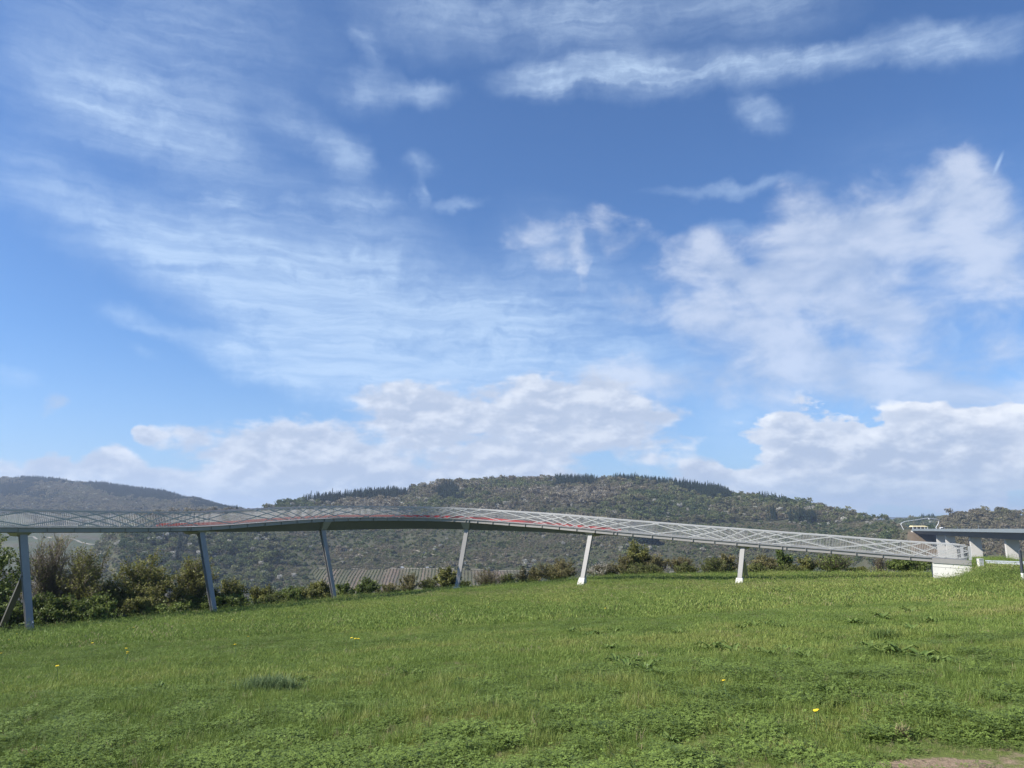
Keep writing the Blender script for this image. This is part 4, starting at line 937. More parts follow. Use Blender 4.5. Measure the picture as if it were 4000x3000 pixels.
def plant_set(name, cat, spots, kind, hue, h, label, group, seeds=(1, 2, 3), sxy=1.0, zoff=-.4):
    src = []; items = []
    for i, (a, b, *m) in enumerate(spots):
        p = hit(a, b)
        if p is None: continue
        hs = m[0] if m else 1.0; p = p + np.array([0, 0, zoff])
        if len(src) < len(seeds): e = tree_object(name, label, cat, p, h, kind, hue, group, seeds[len(src)] + 31, sxy); src.append(e)
        else: e = copy_tree(src[i % len(src)]); e.location = p; e.rotation_euler = (0, 0, (i * 2.4) % 6.28); e['label'] = label
        e.scale = (hs, hs, hs); items.append((e, a, b))
    if '{z}' in label: label_all(items, label)
# tall spruces standing out of the skyline
plant_set('spruce_tree', 'tree', [(1590 , 1921, .9)], 'spruce', 'spruce', 26, 'single tall spruce standing alone in the dip of the main skyline', None, (4,), .95)
plant_set('spruce_tree', 'tree', [(1615, 1899, 1.0), (1628, 1898, .9), (1642, 1895, 1.05), (1655, 1893, .8), (1668, 1891, .9), (1682, 1889, 1.0), (1697, 1888, .85), (1710, 1886, 1.1), (1722, 1885, 1.1), (1735, 1884, .95), (1752, 1882, 1.2), (1764, 1881, 1.25), (1785, 1880, 1.15), (1796, 1880, 1.2), (1806, 1879, 1.0)],
          'spruce', 'spruce', 22, 'tall spruce in skyline row above the {z}', 'spruces in a row on the left shoulder of the skyline', (5, 6, 7, 8))
plant_set('spruce_tree', 'tree', [(2100, 1878, .6), (2125, 1878, .7), (2140, 1878, .6), (2205, 1880, .9), (2218, 1880, 1.0), (2232, 1880, 1.1), (2246, 1881, .9), (2262, 1881, .8)], 'spruce', 'spruce', 16,
          'short hilltop spruce over the {z}', 'small spruces on the hilltop', (9, 10, 11))
plant_set('spruce_tree', 'tree', [(3052, 1952, .9), (3060, 1953, 1.25), (3070, 1956, 1.05), (3078, 1960, .9)], 'spruce', 'spruce', 19, 'tall spruce in the skyline clump over the {z}', 'spruces in the clump on the right shoulder', (12, 13, 14))
plant_set('pine_tree', 'tree', [(3267, 1994, 1.0)], 'spruce', 'spruce', 12, 'lone dark conifer on the long right skyline slope of the main hill', None, (15,), 1.5)
plant_set('spruce_tree', 'tree', [(1515, 2118, 1.0), (1645, 2135, .9)], 'spruce', 'spruce', 11, 'small dark conifer in the scrub behind the {z}', 'dark conifers in the scrub', (16, 17), 1.6)
# trees in white blossom
plant_set('blossoming_tree', 'tree', [(2253, 1998, 1.2), (2210, 1992), (2557, 1966, 1.2), (2655, 1988, 1.5), (2690, 2000), (2195, 1945), (2143, 1953), (2347, 1898), (2383, 1885), (2110, 1972), (2335, 1985), (1983, 1972, 1.2), (1945, 1990, 1.3), (2050, 1962, .9), (2790, 1978), (2837, 2016, 1.3), (2711, 2025), (2787, 1975), (2757, 2012), (3058, 1982), (3257, 2020), (3108, 1973), (2004, 1945, .8), (1852, 1928, .9), (1700, 1898, .7)],
          'tree', 'blossom', 9.5, 'cream blossoming tree in bare wood above the {z}', 'blossoming trees in the bare wood above the railing', (20, 21, 22, 23))
plant_set('blossoming_tree', 'tree', [(1345, 1968), (1460, 1954), (1630, 1945), (1676, 1968), (1655, 1930), (1240, 1972), (1290, 1970), (1388, 1962, .8), (690, 2000, 1.4), (612, 2000, 1.0), (1010, 1992, .9), (700, 1995, 1.2)],
          'tree', 'blossom', 9, 'pale blossoming tree by the railing above the {z}', 'blossoming trees along the spruce stand', (24, 25, 26))
plant_set('blossoming_tree', 'tree', [(647, 2108, 1.3), (759, 2105, 1.3), (781, 2182, 1.5), (864, 2152), (838, 2190, .9), (676, 2182, 1.3), (1019, 2212), (1146, 2262), (1092, 2268), (1211, 2146, .8), (1370, 2158, .7), (466, 2138, 1.2), (588, 2128, 1.3), (678, 2190), (740, 2140, .9), (980, 2240, .8), (1040, 2250, .8)],
          'tree', 'blossom', 9, 'white blossoming tree under the bridge near the {z}', 'blossoming trees on the green slope under the bridge', (27, 28, 29))
plant_set('blossoming_tree', 'tree', [(2122, 2107), (2232, 2098), (2200, 2130), (2542, 2155, 1.3), (2800, 2130), (2930, 2135), (3390, 2050), (3420, 2040), (3230, 2040, .8), (3200, 2035), (1720, 2140, .8), (1745, 2110, .8), (3868, 2028, 1.0), (2350, 2140, .8), (2450, 2135, .7), (3010, 2120), (3080, 2150)],
          'tree', 'blossom', 8, 'blossoming tree on the scrubby slope near the {z}', 'blossoming trees on the right half of the slope', (30, 31, 32))

# ---------- bushes along the edge of the meadow
M_olive = leaf_material('olive_spring_leaves', ramp((.095, .102, .028), (.18, .185, .050), (.28, .28, .09)))
M_green = leaf_material('green_spring_leaves', ramp((.065, .095, .022), (.125, .165, .038), (.22, .265, .07)))
M_rust = leaf_material('rusty_twigs_and_buds', ramp((.115, .112, .038), (.180, .165, .062), (.26, .225, .100)))
M_white_l = leaf_material('blossom_and_buds', ramp((.075, .075, .035), (.16, .15, .09), (.60, .57, .50)))
M_broom = leaf_material('broom_green', ramp((.07, .088, .022), (.12, .14, .036), (.18, .19, .058)))
M_twig = leaf_material('grey_brown_twigs', ramp((.070, .055, .042), (.17, .14, .105), (.26, .215, .165)), trans=0)
def bush(name, label, cat, px, Y, top_py, wpx, mat, leafn, leaf=.11, stems=26, twigs=420, upright=.0, squash=1.0, bare=.0, group=None, seed=1, bot_py=None, twigm=None, density=1.0):
    r = np.random.default_rng(seed); a, bt = slope(px, top_py); x = a * Y; zt = EYE + bt * Y; zg = float(height(np.array([x]), np.array([Y]))[0])
    if bot_py is not None: zg = max(zg, EYE + slope(px, bot_py)[1] * Y - .3)
    h = zt - zg; w = wpx / F * Y * .5
    e = empty(name, (x, Y, zg)); tag(e, label, cat, group)
    # stems bend outwards from the foot, twigs fill an uneven dome
    T = rand_dirs(stems, r); T[:, 2] = np.abs(T[:, 2]) * (1 + upright) + .25; T /= np.linalg.norm(T, axis=1)[:, None]
    ext = r.uniform(.72, 1.05, (stems, 1)); tip = T * ext * [w, w * .9, h]; tip[:, 2] = np.minimum(tip[:, 2], h)
    foot = np.column_stack([r.normal(0, w * .10, stems), r.normal(0, w * .10, stems), np.full(stems, -.25)]) * (1 + upright * 2)
    tt = np.linspace(0, 1, 6)[None, :, None]; bend = np.array([1, 1, 0])
    C_ = foot[:, None] + (tip - foot)[:, None] * (tt ** 1.0) ; C_[:, :, :2] *= (.35 + .65 * tt) ; C_[:, 1:-1] += r.normal(0, .03 * w, (stems, 4, 3))
    A = C_[:, :-1].reshape(-1, 3); B = C_[:, 1:].reshape(-1, 3); rad0 = .030 + .006 * h
    lev = np.tile(np.arange(5), stems) / 5; v = Veg(); v.add(tubes_np(A, B, rad0 * (1 - lev * .8), rad0 * (1 - (lev + .2) * .8), 4), r.uniform(0, .5, len(A) * 4))
    si = r.integers(0, stems, twigs); f = r.uniform(.25, 1, twigs); k = np.minimum((f * 5).astype(int), 4); fr = f * 5 - k
    st = C_[si, k] * (1 - fr[:, None]) + C_[si, k + 1] * fr[:, None]; d = rand_dirs(twigs, r); d[:, 2] = np.abs(d[:, 2]) * .8 + .35 + upright; d = d + T[si] * .5; d /= np.linalg.norm(d, axis=1)[:, None]
    ln = r.uniform(.12, .30, (twigs, 1)) * (w + h) * .5; en = st + d * ln; v.add(tubes_np(st, en, np.full(twigs, .012), np.full(twigs, .006)), r.uniform(.3, 1, twigs * 3))
    d2 = d + rand_dirs(twigs, r) * .7; d2 /= np.linalg.norm(d2, axis=1)[:, None]; m2 = st + d * ln * .5; v.add(tubes_np(m2, m2 + d2 * ln * .6, np.full(twigs, .009), np.full(twigs, .005)), r.uniform(.3, 1, twigs * 3))
    v.build('branches', twigm or M_twig, e)
    if leafn:
        n = int(leafn * density); ti = r.integers(0, twigs, n); g = r.uniform(.1, 1.08, (n, 1)); base = np.where(r.random((n, 1)) < .5, st[ti] + (en - st)[ti] * g, m2[ti] + (d2 * ln * .6)[ti] * g)
        Lp = base + r.normal(0, .05 * (1 + .2 * w), (n, 3)); Lp = Lp[Lp[:, 2] > -.2]
        cl = fbm(Lp[:, 0] * 1.1 + seed, Lp[:, 2] * 1.1 + Lp[:, 1] * .7, 3); tint = np.clip(.5 + (cl - .5) * 1.6 + r.normal(0, .16, len(Lp)), 0, 1)
        v = Veg(); v.add(leaf_quads(Lp, leaf, r), tint); v.build('foliage', mat, e)
    return e
B = bush
B('leafy_tree', 'leafy green tree cut by the left edge of the photo, beside the braced pillar', 'tree', -10, 62, 2075, 270, M_green, 15000, .13, 22, 700, seed=1)
B('bare_tree', 'large bare twiggy tree just right of the leftmost bridge pillar', 'tree', 222, 66, 2092, 250, M_olive, 2600, .10, 34, 2600, upright=.5, seed=2)
B('olive_bush', 'tall olive bush between the bare tree and the round bush left of the second pillar', 'bush', 352, 66, 2140, 230, M_olive, 11000, .10, 30, 1300, upright=.3, seed=3)
B('olive_bush', 'low dark bush under the bare tree beside the leftmost pillar', 'bush', 170, 61.5, 2330, 260, M_green, 11000, .12, 26, 800, seed=4)
B('olive_bush', 'low dark bush at the foot of the braced pillar', 'bush', 40, 60, 2350, 200, M_green, 8000, .12, 22, 600, seed=5)
B('olive_bush', 'low olive bush at the meadow edge below the tall olive bush', 'bush', 350, 63, 2330, 260, M_green, 12000, .12, 26, 800, seed=6)
B('round_bush', 'broad round olive bush left of the second pillar, the largest there', 'bush', 595, 69, 2172, 290, M_olive, 20000, .11, 34, 1500, seed=7)
B('olive_bush', 'low bush filling the gap left of the broad round bush', 'bush', 470, 67, 2255, 180, M_olive, 9000, .11, 22, 700, seed=8)
B('olive_bush', 'low brownish bush in front of the broad round bush', 'bush', 560, 66, 2340, 240, M_olive, 10000, .11, 24, 900, seed=9)
B('round_bush', 'round dark bush with tangled twigs directly behind the second pillar', 'bush', 768, 71.5, 2180, 180, M_olive, 12000, .10, 32, 1500, seed=10)
B('olive_bush', 'low leafy bush at the foot of the second pillar', 'bush', 800, 70.5, 2330, 200, M_green, 8000, .12, 22, 700, seed=11)
B('olive_bush', 'mid height bush sloping down right of the second pillar', 'bush', 890, 73, 2262, 150, M_olive, 7000, .11, 24, 800, seed=12)
B('olive_bush', 'small bush beside the white object, on its left', 'bush', 1015, 77, 2292, 140, M_olive, 6500, .11, 22, 700, seed=13)
B('olive_bush', 'small yellow green bush between the white object and the third pillar', 'bush', 1130, 79.5, 2298, 160, M_green, 6500, .11, 22, 700, seed=14)
B('rusty_bush', 'dense reddish bush immediately left of the third pillar foot', 'bush', 1238, 84, 2276, 150, M_olive, 8000, .11, 26, 900, seed=15)
B('olive_bush', 'low bush just right of the third pillar', 'bush', 1345, 87.5, 2285, 110, M_green, 5000, .11, 20, 500, seed=16)
B('blossoming_bush', 'rounded green bush with few white blossoms on top, right of the third pillar', 'bush', 1435, 89, 2260, 120, M_green, 6500, .12, 24, 800, seed=17)
B('grassy_bush', 'low grassy bush between the rounded bush and the reddish one', 'bush', 1520, 91.5, 2288, 130, M_rust, 4500, .10, 26, 900, upright=.6, seed=18)
B('rusty_bush', 'feathery reddish bush midway between the third and fourth pillars', 'bush', 1600, 94, 2247, 110, M_rust, 4200, .09, 30, 1500, upright=.6, seed=19)
B('grassy_bush', 'low bright green broom bush left of the tall leafy bush', 'bush', 1678, 95.5, 2266, 110, M_broom, 5000, .09, 30, 900, upright=.7, seed=20)
B('leafy_bush', 'tall leafy bush immediately left of the fourth pillar', 'bush', 1745, 96.5, 2215, 105, M_olive, 7000, .15, 26, 900, seed=21)
B('grassy_bush', 'low green broom just right of the fourth pillar foot', 'bush', 1812, 99, 2272, 80, M_broom, 4200, .09, 26, 700, upright=.7, seed=22)
B('fan_bush', 'dark bare bush with fanned stems right of the fourth pillar', 'bush', 1904, 100, 2223, 132, M_rust, 1800, .09, 60, 1500, seed=23)
B('grassy_bush', 'low broom between the fan shaped bush and the white blossoming one', 'bush', 1985, 101.5, 2243, 90, M_broom, 4500, .09, 26, 800, upright=.6, seed=24)
B('blossoming_bush', 'small bush with upright twigs of white blossom right of the fan shaped bush', 'bush', 2041, 102, 2222, 70, M_white_l, 3200, .13, 22, 700, upright=.4, seed=25)
B('rusty_bush', 'reddish twiggy bush right of the small white blossoming bush', 'bush', 2085, 102, 2215, 70, M_rust, 3800, .10, 26, 1100, seed=26)
B('rusty_bush', 'wide olive and rust coloured bush left of the fifth pillar', 'bush', 2180, 101, 2186, 180, M_rust, 12000, .10, 34, 1800, seed=27)
B('blossoming_bush', 'wide low bush speckled with white buds right of the fifth pillar', 'bush', 2355, 99.5, 2203, 150, M_white_l, 8000, .11, 34, 1500, seed=28)
B('leafy_bush', 'tallest green leafy bush between the fifth and sixth pillars', 'bush', 2492, 98.5, 2122, 125, M_olive, 8500, .14, 28, 1100, seed=29)
B('rusty_bush', 'rusty brown bush at the left foot of the tallest leafy bush', 'bush', 2440, 98, 2175, 120, M_rust, 6000, .10, 30, 1300, upright=.3, seed=30)
B('rusty_bush', 'rusty brown bush at the right foot of the tallest leafy bush', 'bush', 2560, 97.5, 2172, 140, M_rust, 7000, .10, 30, 1500, upright=.3, seed=31)
B('grassy_bush', 'green broom tuft left of the red topped bush', 'bush', 2510, 95, 2212, 200, M_broom, 9000, .09, 46, 1300, upright=.9, seed=32)
B('rusty_bush', 'red topped feathery bush midway between the fifth and sixth pillars', 'bush', 2660, 97, 2180, 140, M_rust, 5500, .09, 34, 1600, upright=.6, seed=33)
B('grassy_bush', 'green broom bush in front of the red topped bush', 'bush', 2680, 94, 2208, 120, M_broom, 7000, .09, 40, 1100, upright=.9, seed=34)
B('grassy_bush', 'wide green broom bush left of the sixth pillar', 'bush', 2790, 93, 2190, 150, M_broom, 9000, .09, 44, 1300, upright=.9, seed=35)
B('olive_bush', 'olive bush rising just behind the sixth pillar, left of it', 'bush', 2842, 96, 2165, 120, M_rust, 5500, .11, 28, 1200, upright=.3, seed=36)
B('grassy_bush', 'green broom bush just right of the sixth pillar', 'bush', 2955, 91, 2208, 130, M_broom, 8000, .09, 40, 1100, upright=.9, seed=37)
B('rusty_bush', 'orange brown bush right of the sixth pillar under the railing', 'bush', 2985, 94.5, 2172, 140, M_rust, 8000, .10, 34, 1500, seed=38)
B('leafy_bush', 'bright yellow green leafy bush reaching up to the bridge deck', 'bush', 3063, 94, 2150, 90, M_green, 6500, .14, 24, 800, upright=.3, seed=39)
B('grassy_bush', 'low broom in front of the bright yellow green bush', 'bush', 3090, 90.5, 2212, 130, M_broom, 7000, .09, 38, 1000, upright=.9, seed=40)
B('olive_bush', 'olive bush between the bright green bush and the dark spreading one', 'bush', 3150, 91, 2178, 110, M_olive, 5500, .11, 26, 900, seed=41)
B('spreading_bush', 'dark spreading leafless bush with a green foot left of the abutment', 'bush', 3248, 90, 2157, 170, M_green, 4200, .12, 60, 2200, seed=42)
B('reed_clump', 'pale dry upright stems left of the dark green bush by the abutment', 'shrub', 3432, 88, 2176, 80, M_rust, 500, .08, 70, 700, upright=1.2, seed=43)
B('dark_bush', 'dense dark green bush immediately left of the concrete abutment', 'bush', 3560, 88, 2184, 190, M_green, 13000, .13, 34, 1100, seed=44)
B('olive_bush', 'low bush in the gap right of the dark spreading bush', 'bush', 3345, 90, 2222, 120, M_olive, 4000, .11, 22, 600, seed=45)
B('olive_bush', 'low olive bush closing the gap left of the second pillar foot', 'bush', 690, 69.5, 2290, 170, M_olive, 8000, .11, 24, 800, seed=51)
B('olive_bush', 'olive bush filling the hedge between the bare tree and the tall olive bush', 'bush', 285, 67.5, 2235, 190, M_olive, 9000, .11, 26, 900, seed=52)
B('olive_bush', 'low leafy bush at the meadow edge left of the second pillar', 'bush', 655, 66.5, 2365, 230, M_green, 9000, .12, 26, 700, seed=53)
B('olive_bush', 'low green bush on the meadow edge right of the second pillar', 'bush', 930, 71.8, 2325, 170, M_green, 6500, .12, 22, 600, seed=54)
B('olive_bush', 'olive bush linking the small bushes right of the white bag', 'bush', 1185, 81.5, 2300, 130, M_olive, 5500, .11, 22, 600, seed=55)
B('grassy_bush', 'low broom at the foot of the small bushes left of the third pillar', 'bush', 1060, 75.5, 2328, 130, M_broom, 5500, .09, 30, 700, upright=.6, seed=56)
c = P(1088, 2336, 77.0)
wb = empty('white_bag', tuple(c - Z * .25)); tag(wb, 'small crumpled white bag caught in the bushes between the second and third pillars', 'bag')
r = np.random.default_rng(5); d = rand_dirs(40, r); an = np.arange(10) * .628
mb = MB(); mb.sweep([[np.array([math.cos(a) * w_ * r.uniform(.75, 1.2), math.sin(a) * w_ * .7 * r.uniform(.75, 1.2), z_]) for a in an] for w_, z_ in ((.02, -.05), (.12, -.02), (.17, .08), (.15, .2), (.09, .32), (.11, .40), (.02, .44))]); mb.build('sack', M_white, wb)
mb = MB(); mb.tube((0, 0, .31), (0, 0, .335), .1, .1, 10); mb.build('knot', M_white, wb)

# ---------- meadow: grass, clover, docks, dandelions
M_blade = inst_leaf_material('grass_blades', [(0, (.084, .118, .034)), (.25, (.136, .190, .046)), (.5, (.188, .260, .060)), (.75, (.275, .30, .085)), (.88, (.27, .25, .11)), (1, (.40, .33, .20))], trans=.35, rough=.5)
def blade_tuft(seed, n, h, spread, w, lean):
    r = np.random.default_rng(seed); base = np.column_stack([r.normal(0, spread, (n, 2)), np.full(n, -.02)]); a = r.uniform(0, 6.283, n); dr = np.column_stack([np.cos(a), np.sin(a), 0 * a]); sd = np.column_stack([-np.sin(a + r.normal(0, 1, n)), np.cos(a), 0 * a])
    L = r.uniform(.5, 1.1, (n, 1)) * h; ln = r.uniform(.2, 1, (n, 1)) * lean; p1 = base + dr * L * ln * .3 + [0, 0, 1] * L * .55; p2 = base + dr * L * ln * .9 + [0, 0, 1] * L * (1 - .25 * ln)
    V = np.stack([base - sd * w / 2, base + sd * w / 2, p1 + sd * w * .42, p1 - sd * w * .42, p2 + sd * w * .08, p2 - sd * w * .08], 1).reshape(-1, 3); i = np.arange(n)[:, None] * 6
    v = Veg(); v.add((V, np.concatenate([i + [0, 1, 2, 3], i + [3, 2, 4, 5]])), np.tile(r.uniform(0, 1, n), 2)); return v.build('tuft', M_blade, False)
def clover(seed):
    r = np.random.default_rng(seed); n = 46; c = np.column_stack([r.normal(0, .09, (n, 2)), r.uniform(.01, .045, n)]); V = []; 
    v = Veg()
    for k in range(3):
        a = r.uniform(0, 6.28, n) if k == 0 else a + 2.094; d = np.column_stack([np.cos(a), np.sin(a), r.uniform(-.2, .3, n)]); s = np.column_stack([-np.sin(a), np.cos(a), 0 * a]); q = .012
        V = np.stack([c, c + d * q * .8 + s * q * .6, c + d * q * 1.4, c + d * q * .8 - s * q * .6], 1).reshape(-1, 3); v.add((V, np.arange(4 * n).reshape(-1, 4)), r.uniform(.2, 1, n))
    return v.build('clover', M_blade, False)
grass_c = collection_of('grass_shapes', [blade_tuft(1, 22, .13, .045, .0055, .55), blade_tuft(2, 18, .17, .04, .006, .5), blade_tuft(3, 26, .09, .06, .005, .9), blade_tuft(4, 14, .24, .035, .007, .6), clover(5), clover(6),
                                         blade_tuft(7, 80, .11, .18, .009, .6), blade_tuft(8, 80, .14, .20, .010, .7), blade_tuft(9, 110, .10, .50, .020, .7)])
def grass_pts(n, Y0, Y1, hw=.80):
    Y = np.sqrt(rng.uniform(Y0 ** 2, Y1 ** 2, n)); x = rng.uniform(-hw, hw, n) * Y; px = 2000 + F / math.cos(TH) * x / Y; ok = Y < np.interp(px, E_x, E_Y) - .2; return x[ok], Y[ok]
def soil_at(x, y):
    s_ = np.clip(1.2 - np.hypot((x - 4.5) / 1.5, (y - 5.9) / .95), 0, 1) + .8 * np.clip(1 - np.hypot((x + 4.0) / .55, (y - 6.6) / .35), 0, 1) + .8 * np.clip(1 - np.hypot((x - 3.1) / .7, (y - 6.3) / .25), 0, 1) + np.clip(1.2 - np.hypot((x - 9) / 4.0, (y - 3.2) / 2.8), 0, 1)
    return s_ + (fbm(x * 2.2, y * 2.2, 4) - .5) * 1.0
def sow(bands, name, label):
    PX = []; SC = []; HU = []; ID = []
    for (n, Y0, Y1, ids, s0) in bands:
        x, y = grass_pts(n, Y0, Y1); z = height(x, y); so_ = soil_at(x, y)
        big = fbm(x * .22 + 3, y * .22, 3); med = fbm(x * .9, y * .9, 3); sm = fbm(x * 3.1, y * 3.1, 3)
        g = big * .45 + med * .35 + sm * .2
        hu = .44 + (g - .5) * 1.5 + rng.normal(0, .07, len(x)); hu = hu + .07 * np.clip(x / np.maximum(y, 1) / .5, -1, 1)
        near = np.clip((9.0 - y) / 3.5, 0, 1); hu = hu + near * (sm - .5) * .7
        clov = (med * .5 + .25 + (sm - .5) * 1.3 < .40 - .04 * (1 - near)) & (y < 30)
        s = s0 * rng.uniform(.65, 1.25, len(x)) * (1 + (g - .5) * 1.6) * (1 - .25 * near)
        idv = np.array(ids)[rng.integers(0, len(ids), len(x))]
        if Y1 < 31:
            idv = np.where(clov & (rng.random(len(x)) < .40), rng.integers(4, 6, len(x)), idv); s = np.where(idv >= 4, np.where(idv <= 5, rng.uniform(.8, 1.5, len(x)), s), s); hu = np.where((idv == 4) | (idv == 5), .27 + rng.normal(0, .06, len(x)) + .12 * near, hu)
        dry = (rng.random(len(x)) < .03 + .10 * near * (sm > .55) + .25 * (so_ > .2)) & ~((idv == 4) | (idv == 5)); hu = np.where(dry, rng.uniform(.85, 1, len(x)), np.clip(hu, .05, .80))
        k = (rng.random(len(x)) > np.clip((so_ - .25) * 1.9, 0, .95)); s = np.where(so_ > .1, s * .55, s)
        band = np.exp(-((y - (np.interp(2000 + F / math.cos(TH) * x / y, [1300, 2000, 2900, 3700], [84, 80, 72, 66]))) / 3.0) ** 2); hu = np.where(rng.random(len(x)) < band * .35, .84 + .1 * rng.random(len(x)), hu)
        PX.append(np.stack([x, y, z - .005], 1)[k]); SC.append(s[k]); HU.append(hu[k]); ID.append(idv[k])
    print(name, sum(map(len, PX)))
    return scatter(name, np.concatenate(PX), np.concatenate(SC), np.concatenate(HU), np.concatenate(ID), grass_c, label, .18)
sow([(140000, 3.2, 13, (0, 1, 2, 2, 2, 3), .60), (90000, 13, 30, (6, 7, 6, 2), .62), (52000, 30, 100, (8, 7, 8), 1.15)], 'grass', 'spring meadow grass with clover patches sloping down to the bridge')
# tall grass and nettles on the bank by the abutment
n = 5200; pxb = rng.uniform(3600, 4120, n); yb = rng.uniform(56.5, 66.5, n); xb = (pxb - 2000) * math.cos(TH) / F * yb; ok = (yb < 60.0 + np.clip((pxb - 3740) / 50, 0, 5)) & (pxb > 3725)
zb = height(xb, yb); g = fbm(xb * .8, yb * .8, 3)
scatter('tall_grass', np.stack([xb, yb, zb - .02], 1)[ok], (rng.uniform(.8, 2.4, n) * (.15 + g))[ok], np.clip(.30 + (g - .5) * 1.6 + rng.normal(0, .1, n), .02, .86)[ok], rng.choice([6, 7, 8], n)[ok], grass_c, 'rank tall grass on the bank beside the concrete abutment', .3)

M_dock = leaf_material('dock_leaves', ramp((.070, .120, .030), (.115, .175, .042), (.18, .235, .065)), trans=.3)
def dock(name, label, cat, x, y, s, seed, mat, group=None, long=1.0):
    r = np.random.default_rng(seed); z = float(height(np.array([x]), np.array([y]))[0]); e = empty(name, (x, y, z)); tag(e, label, cat, group); V = []; Q = []; T = []; n = 0
    for k in range(16):
        a = r.uniform(0, 6.28); d = np.array([math.cos(a), math.sin(a), 0]); sd = np.array([-d[1], d[0], 0]); L = r.uniform(.6, 1.1) * s; up = r.uniform(.35, 1.1) * long; w = L * .15
        cs = [d * 0 + Z * 0, d * L * .35 + Z * L * .40 * up, d * L * .75 + Z * L * .55 * up, d * L * 1.05 + Z * L * .42 * up]
        for i, (c_, ww) in enumerate(zip(cs, (.15, 1, .9, .08))): V += [c_ - sd * w * ww, c_ + Z * -.012, c_ + sd * w * ww]
        for i in range(3): o_ = n + i * 3; Q += [[o_, o_+1, o_+4, o_+3], [o_+1, o_+2, o_+5, o_+4]]; T += [r.uniform(.2, 1)] * 2
        n += 12
    mesh_obj('leaves', np.array(V), [np.array(Q)], mat, e, attrs={'tint': ('FACE', np.array(T))})
    A = [[0, 0, -.03]] ; B_ = [[0, 0, s * .25]]; v = Veg(); v.add(tubes_np(A, B_, [.008], [.004], 5), .4); v.build('stem', M_dock, e); return e
docks = [dock('dock_plant', '', 'weed', 0, 0, .26, k, M_dock) for k in range(3)]
DS = [(1600, 2645, 1.0), (1630, 2640, .9), (2380, 2540, 1.1), (2410, 2600, 1.2), (2450, 2620, 1.3), (2480, 2590, 1.1), (2520, 2630, 1.2), (2560, 2600, 1.0), (2590, 2650, 1.1), (2780, 2545, 1.5), (2840, 2550, 1.6), (2870, 2560, 1.3), (2950, 2560, 1.1), (3010, 2570, 1.2), (3060, 2550, 1.0), (3150, 2580, 1.0), (3400, 2540, 1.2), (3450, 2560, 1.2), (3520, 2560, 1.3), (3600, 2580, 1.3), (3660, 2600, 1.2), (2230, 2475, 1.2), (2300, 2490, 1.2), (2340, 2480, 1.1), (2400, 2475, 1.2), (2900, 2460, 1.2), (2950, 2455, 1.3), (3000, 2450, 1.2), (3050, 2460, 1.2), (3560, 2470, 1.3), (3640, 2440, 1.3), (2960, 2305, 2.2), (2995, 2308, 2.4), (3030, 2312, 2.4), (3060, 2318, 2.2), (3090, 2300, 2.2), (3350, 2300, 2.2), (3380, 2305, 2.2), (3420, 2310, 2.0), (3440, 2300, 2.2), (3300, 2340, 1.8), (3200, 2350, 1.8), (3100, 2370, 1.6), (3020, 2350, 1.8), (2930, 2340, 1.8), (3500, 2330, 1.8), (3600, 2350, 1.8), (3700, 2330, 1.8), (3560, 2400, 1.5), (3450, 2420, 1.4), (3330, 2440, 1.3), (620, 2700, .9), (860, 2690, .9), (1190, 2665, 1.0), (900, 2450, 1.1), (1240, 2430, 1.2), (700, 2390, 1.4), (1000, 2450, 1.2), (2060, 2760, .9), (2650, 2480, 1.2), (2200, 2820, .7), (2620, 2900, .6), (1310, 2800, .7), (3240, 2720, .9), (3300, 2700, .8)]
used = [0, 0, 0]; ditems = []
for i, (a, b, s) in enumerate(DS):
    p = hit(a, b); 
    if p is None: continue
    k = i % 3
    if not used[k]: e = docks[k]; used[k] = 1
    else: e = copy_tree(docks[k])
    e.location = p; e.rotation_euler = (0, 0, i * 1.7); e.scale = (s * .72, s * .72, s * .95)
    e['group'] = 'broad leaved docks in the meadow'; ditems.append((e, a, b))
label_all([q for q in ditems if q[2] < 2430], 'broad dock leaves near the bridge by the {z}'); label_all([q for q in ditems if 2430 <= q[2] < 2590], 'broad dock leaves mid meadow below the {z}'); label_all([q for q in ditems if q[2] >= 2590], 'broad dock leaves in the foreground below the {z}')
# bluish tussock and two straw tufts
M_blue = leaf_material('bluish_grass', ramp((.090, .140, .062), (.145, .205, .085), (.22, .28, .12)), trans=.3)
M_straw = leaf_material('straw', ramp((.22, .18, .09), (.40, .33, .18)), trans=.3)
def tussock(name, label, a, b, rx, h, n, mat, seed, w=.008):
    r = np.random.default_rng(seed); p = hit(a, b); e = empty(name, tuple(p)); tag(e, label, 'grass tuft'); base = np.column_stack([r.normal(0, rx * .5, n), r.normal(0, rx * .28, n), np.full(n, -.02)]); an = r.uniform(0, 6.283, n) ; dr = np.column_stack([np.cos(an), np.sin(an), 0 * an]); sd = np.column_stack([-np.sin(an), np.cos(an), 0 * an]); L = r.uniform(.5, 1.1, (n, 1)) * h; ln = r.uniform(.1, .9, (n, 1))
    p1 = base + dr * L * ln * .25 + Z * L * .6; p2 = base + dr * L * ln * .8 + Z * L * (1 - .3 * ln); V = np.stack([base - sd * w / 2, base + sd * w / 2, p1 + sd * w * .45, p1 - sd * w * .45, p2 + sd * w * .1, p2 - sd * w * .1], 1).reshape(-1, 3); i = np.arange(n)[:, None] * 6
    mesh_obj('blades', V, [np.concatenate([i + [0, 1, 2, 3], i + [3, 2, 4, 5]])], mat, e, attrs={'tint': ('FACE', np.tile(r.uniform(0, 1, n), 2))})
    v = Veg(); v.add(tubes_np([[0, 0, -.03]], [[.02, 0, h * .3]], [.02], [.008], 6), .2); v.build('crown', mat, e)
tussock('grass_tussock', 'dense dull green tussock of tall grass in the left foreground', 1052, 2705, .42, .30, 1500, M_blue, 3)
tussock('straw_tuft', 'pale straw coloured tuft in the right foreground near the bare soil', 3520, 2885, .06, .17, 60, M_straw, 4)
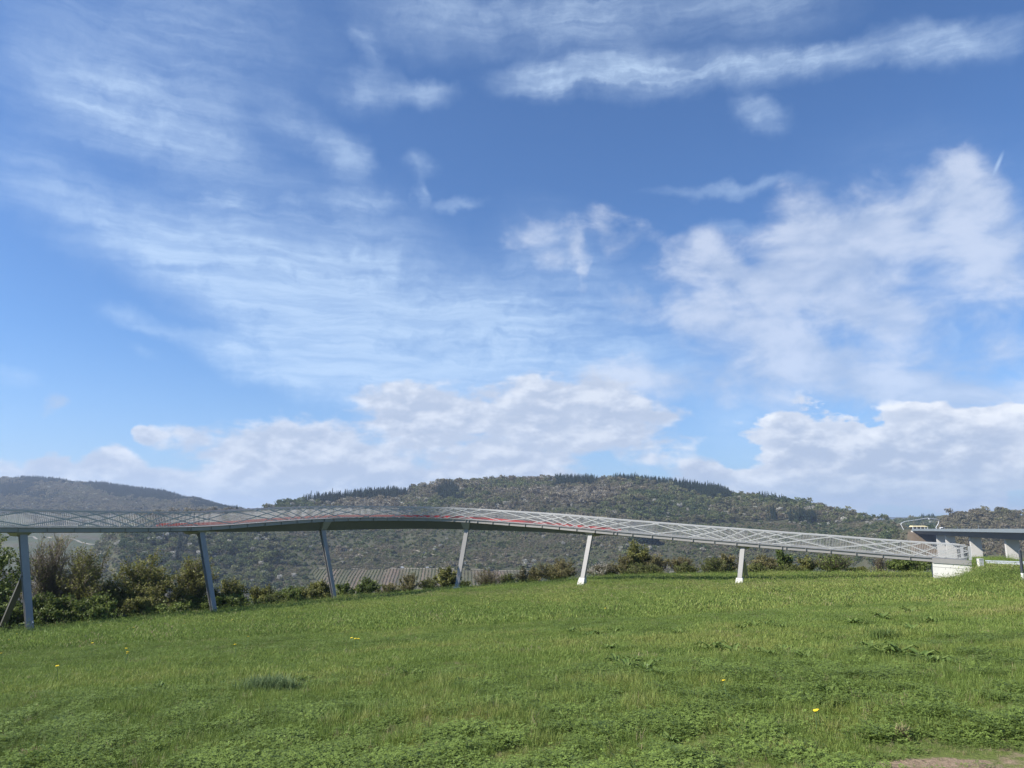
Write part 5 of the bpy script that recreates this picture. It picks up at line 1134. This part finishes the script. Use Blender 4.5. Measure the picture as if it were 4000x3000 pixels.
tussock('straw_tuft', 'small yellow straw tuft in the lower left corner foreground', 120, 2960, .12, .14, 90, M_straw, 6)
tussock('grass_tussock', 'dark upright grass tussock above the dock leaves in the right meadow', 3455, 2500, .3, .28, 380, M_dock, 7)
# dandelions
M_yel_f = material('dandelion_yellow', (.80, .58, .02), .6); M_stem = material('flower_stem', (.12, .19, .06), .6)
DL = [(63, 2495), (76, 2493), (130, 2503), (34, 2530), (5, 2597), (226, 2669), (357, 2553), (482, 2582), (486, 2606), (493, 2604), (922, 2576), (1378, 2544), (1386, 2546), (1393, 2545), (900, 2444), (906, 2443), (720, 2458), (524, 2477), (497, 2477), (843, 2440), (1124, 2430), (965, 2528), (2841, 2740), (3207, 2855), (3192, 2874), (2362, 2408), (1904, 2395), (1722, 2372), (1690, 2376), (1696, 2376), (2236, 2366), (1520, 2398), (1380, 2378), (700, 2410)]
fl = None; fitems = []
for i, (a, b) in enumerate(DL):
    p = hit(a, b)
    if p is None: continue
    if fl is None:
        fl = empty('dandelion', tuple(p)); mb = MB(); mb.tube((0, 0, -.02), (0, 0, .20), .004, .003, 5); mb.build('stem', M_stem, fl)
        mb = MB(); r = np.random.default_rng(2)
        for k in range(18):
            an = k * .349; d = np.array([math.cos(an), math.sin(an), 0]); sd = np.array([-d[1], d[0], 0]); q = .019
            mb.hexa([np.array([0, 0, .195]) - sd * .002, np.array([0, 0, .195]) + sd * .002, d * q + sd * .004 + Z * .203, d * q - sd * .004 + Z * .203], [np.array([0, 0, .207]) - sd * .002, np.array([0, 0, .207]) + sd * .002, d * q + sd * .004 + Z * .208, d * q - sd * .004 + Z * .208])
        mb.tube((0, 0, .198), (0, 0, .210), .010, .007, 10); mb.build('flower_head', M_yel_f, fl); e = fl
    else: e = copy_tree(fl)
    s = (1.0 if p[1] < 14 else 1.5) + rng.uniform(-.1, .3); e.location = p; e.scale = (s, s, s); e.rotation_euler = (.1, .1, i)
    e['category'] = 'flower'; e['group'] = 'dandelions in the meadow'; fitems.append((e, a, b))
label_all([q for q in fitems if q[2] < 2500], 'yellow dandelion far out in grass below the {z}'); label_all([q for q in fitems if q[2] >= 2500], 'yellow dandelion nearer the viewer below the {z}')

# ================================================================== air
hb = MB(); hb.hexa([(-9000, -3000, -175), (9000, -3000, -175), (9000, 12500, -175), (-9000, 12500, -175)], [(-9000, -3000, 330), (9000, -3000, 330), (9000, 12500, 330), (-9000, 12500, 330)])
mh = bpy.data.materials.new('thin_air'); mh.use_nodes = True; t = NT(mh.node_tree); mh.node_tree.nodes.clear(); out = t.node('ShaderNodeOutputMaterial'); pv = t.node('ShaderNodeVolumePrincipled')
pv.inputs['Density'].default_value = HAZE; pv.inputs['Color'].default_value = (.62, .76, 1.0, 1); pv.inputs['Anisotropy'].default_value = .2; t.l.new(pv.outputs[0], out.inputs['Volume'])
hz = hb.build('haze', mh); tag(hz, kind='stuff')
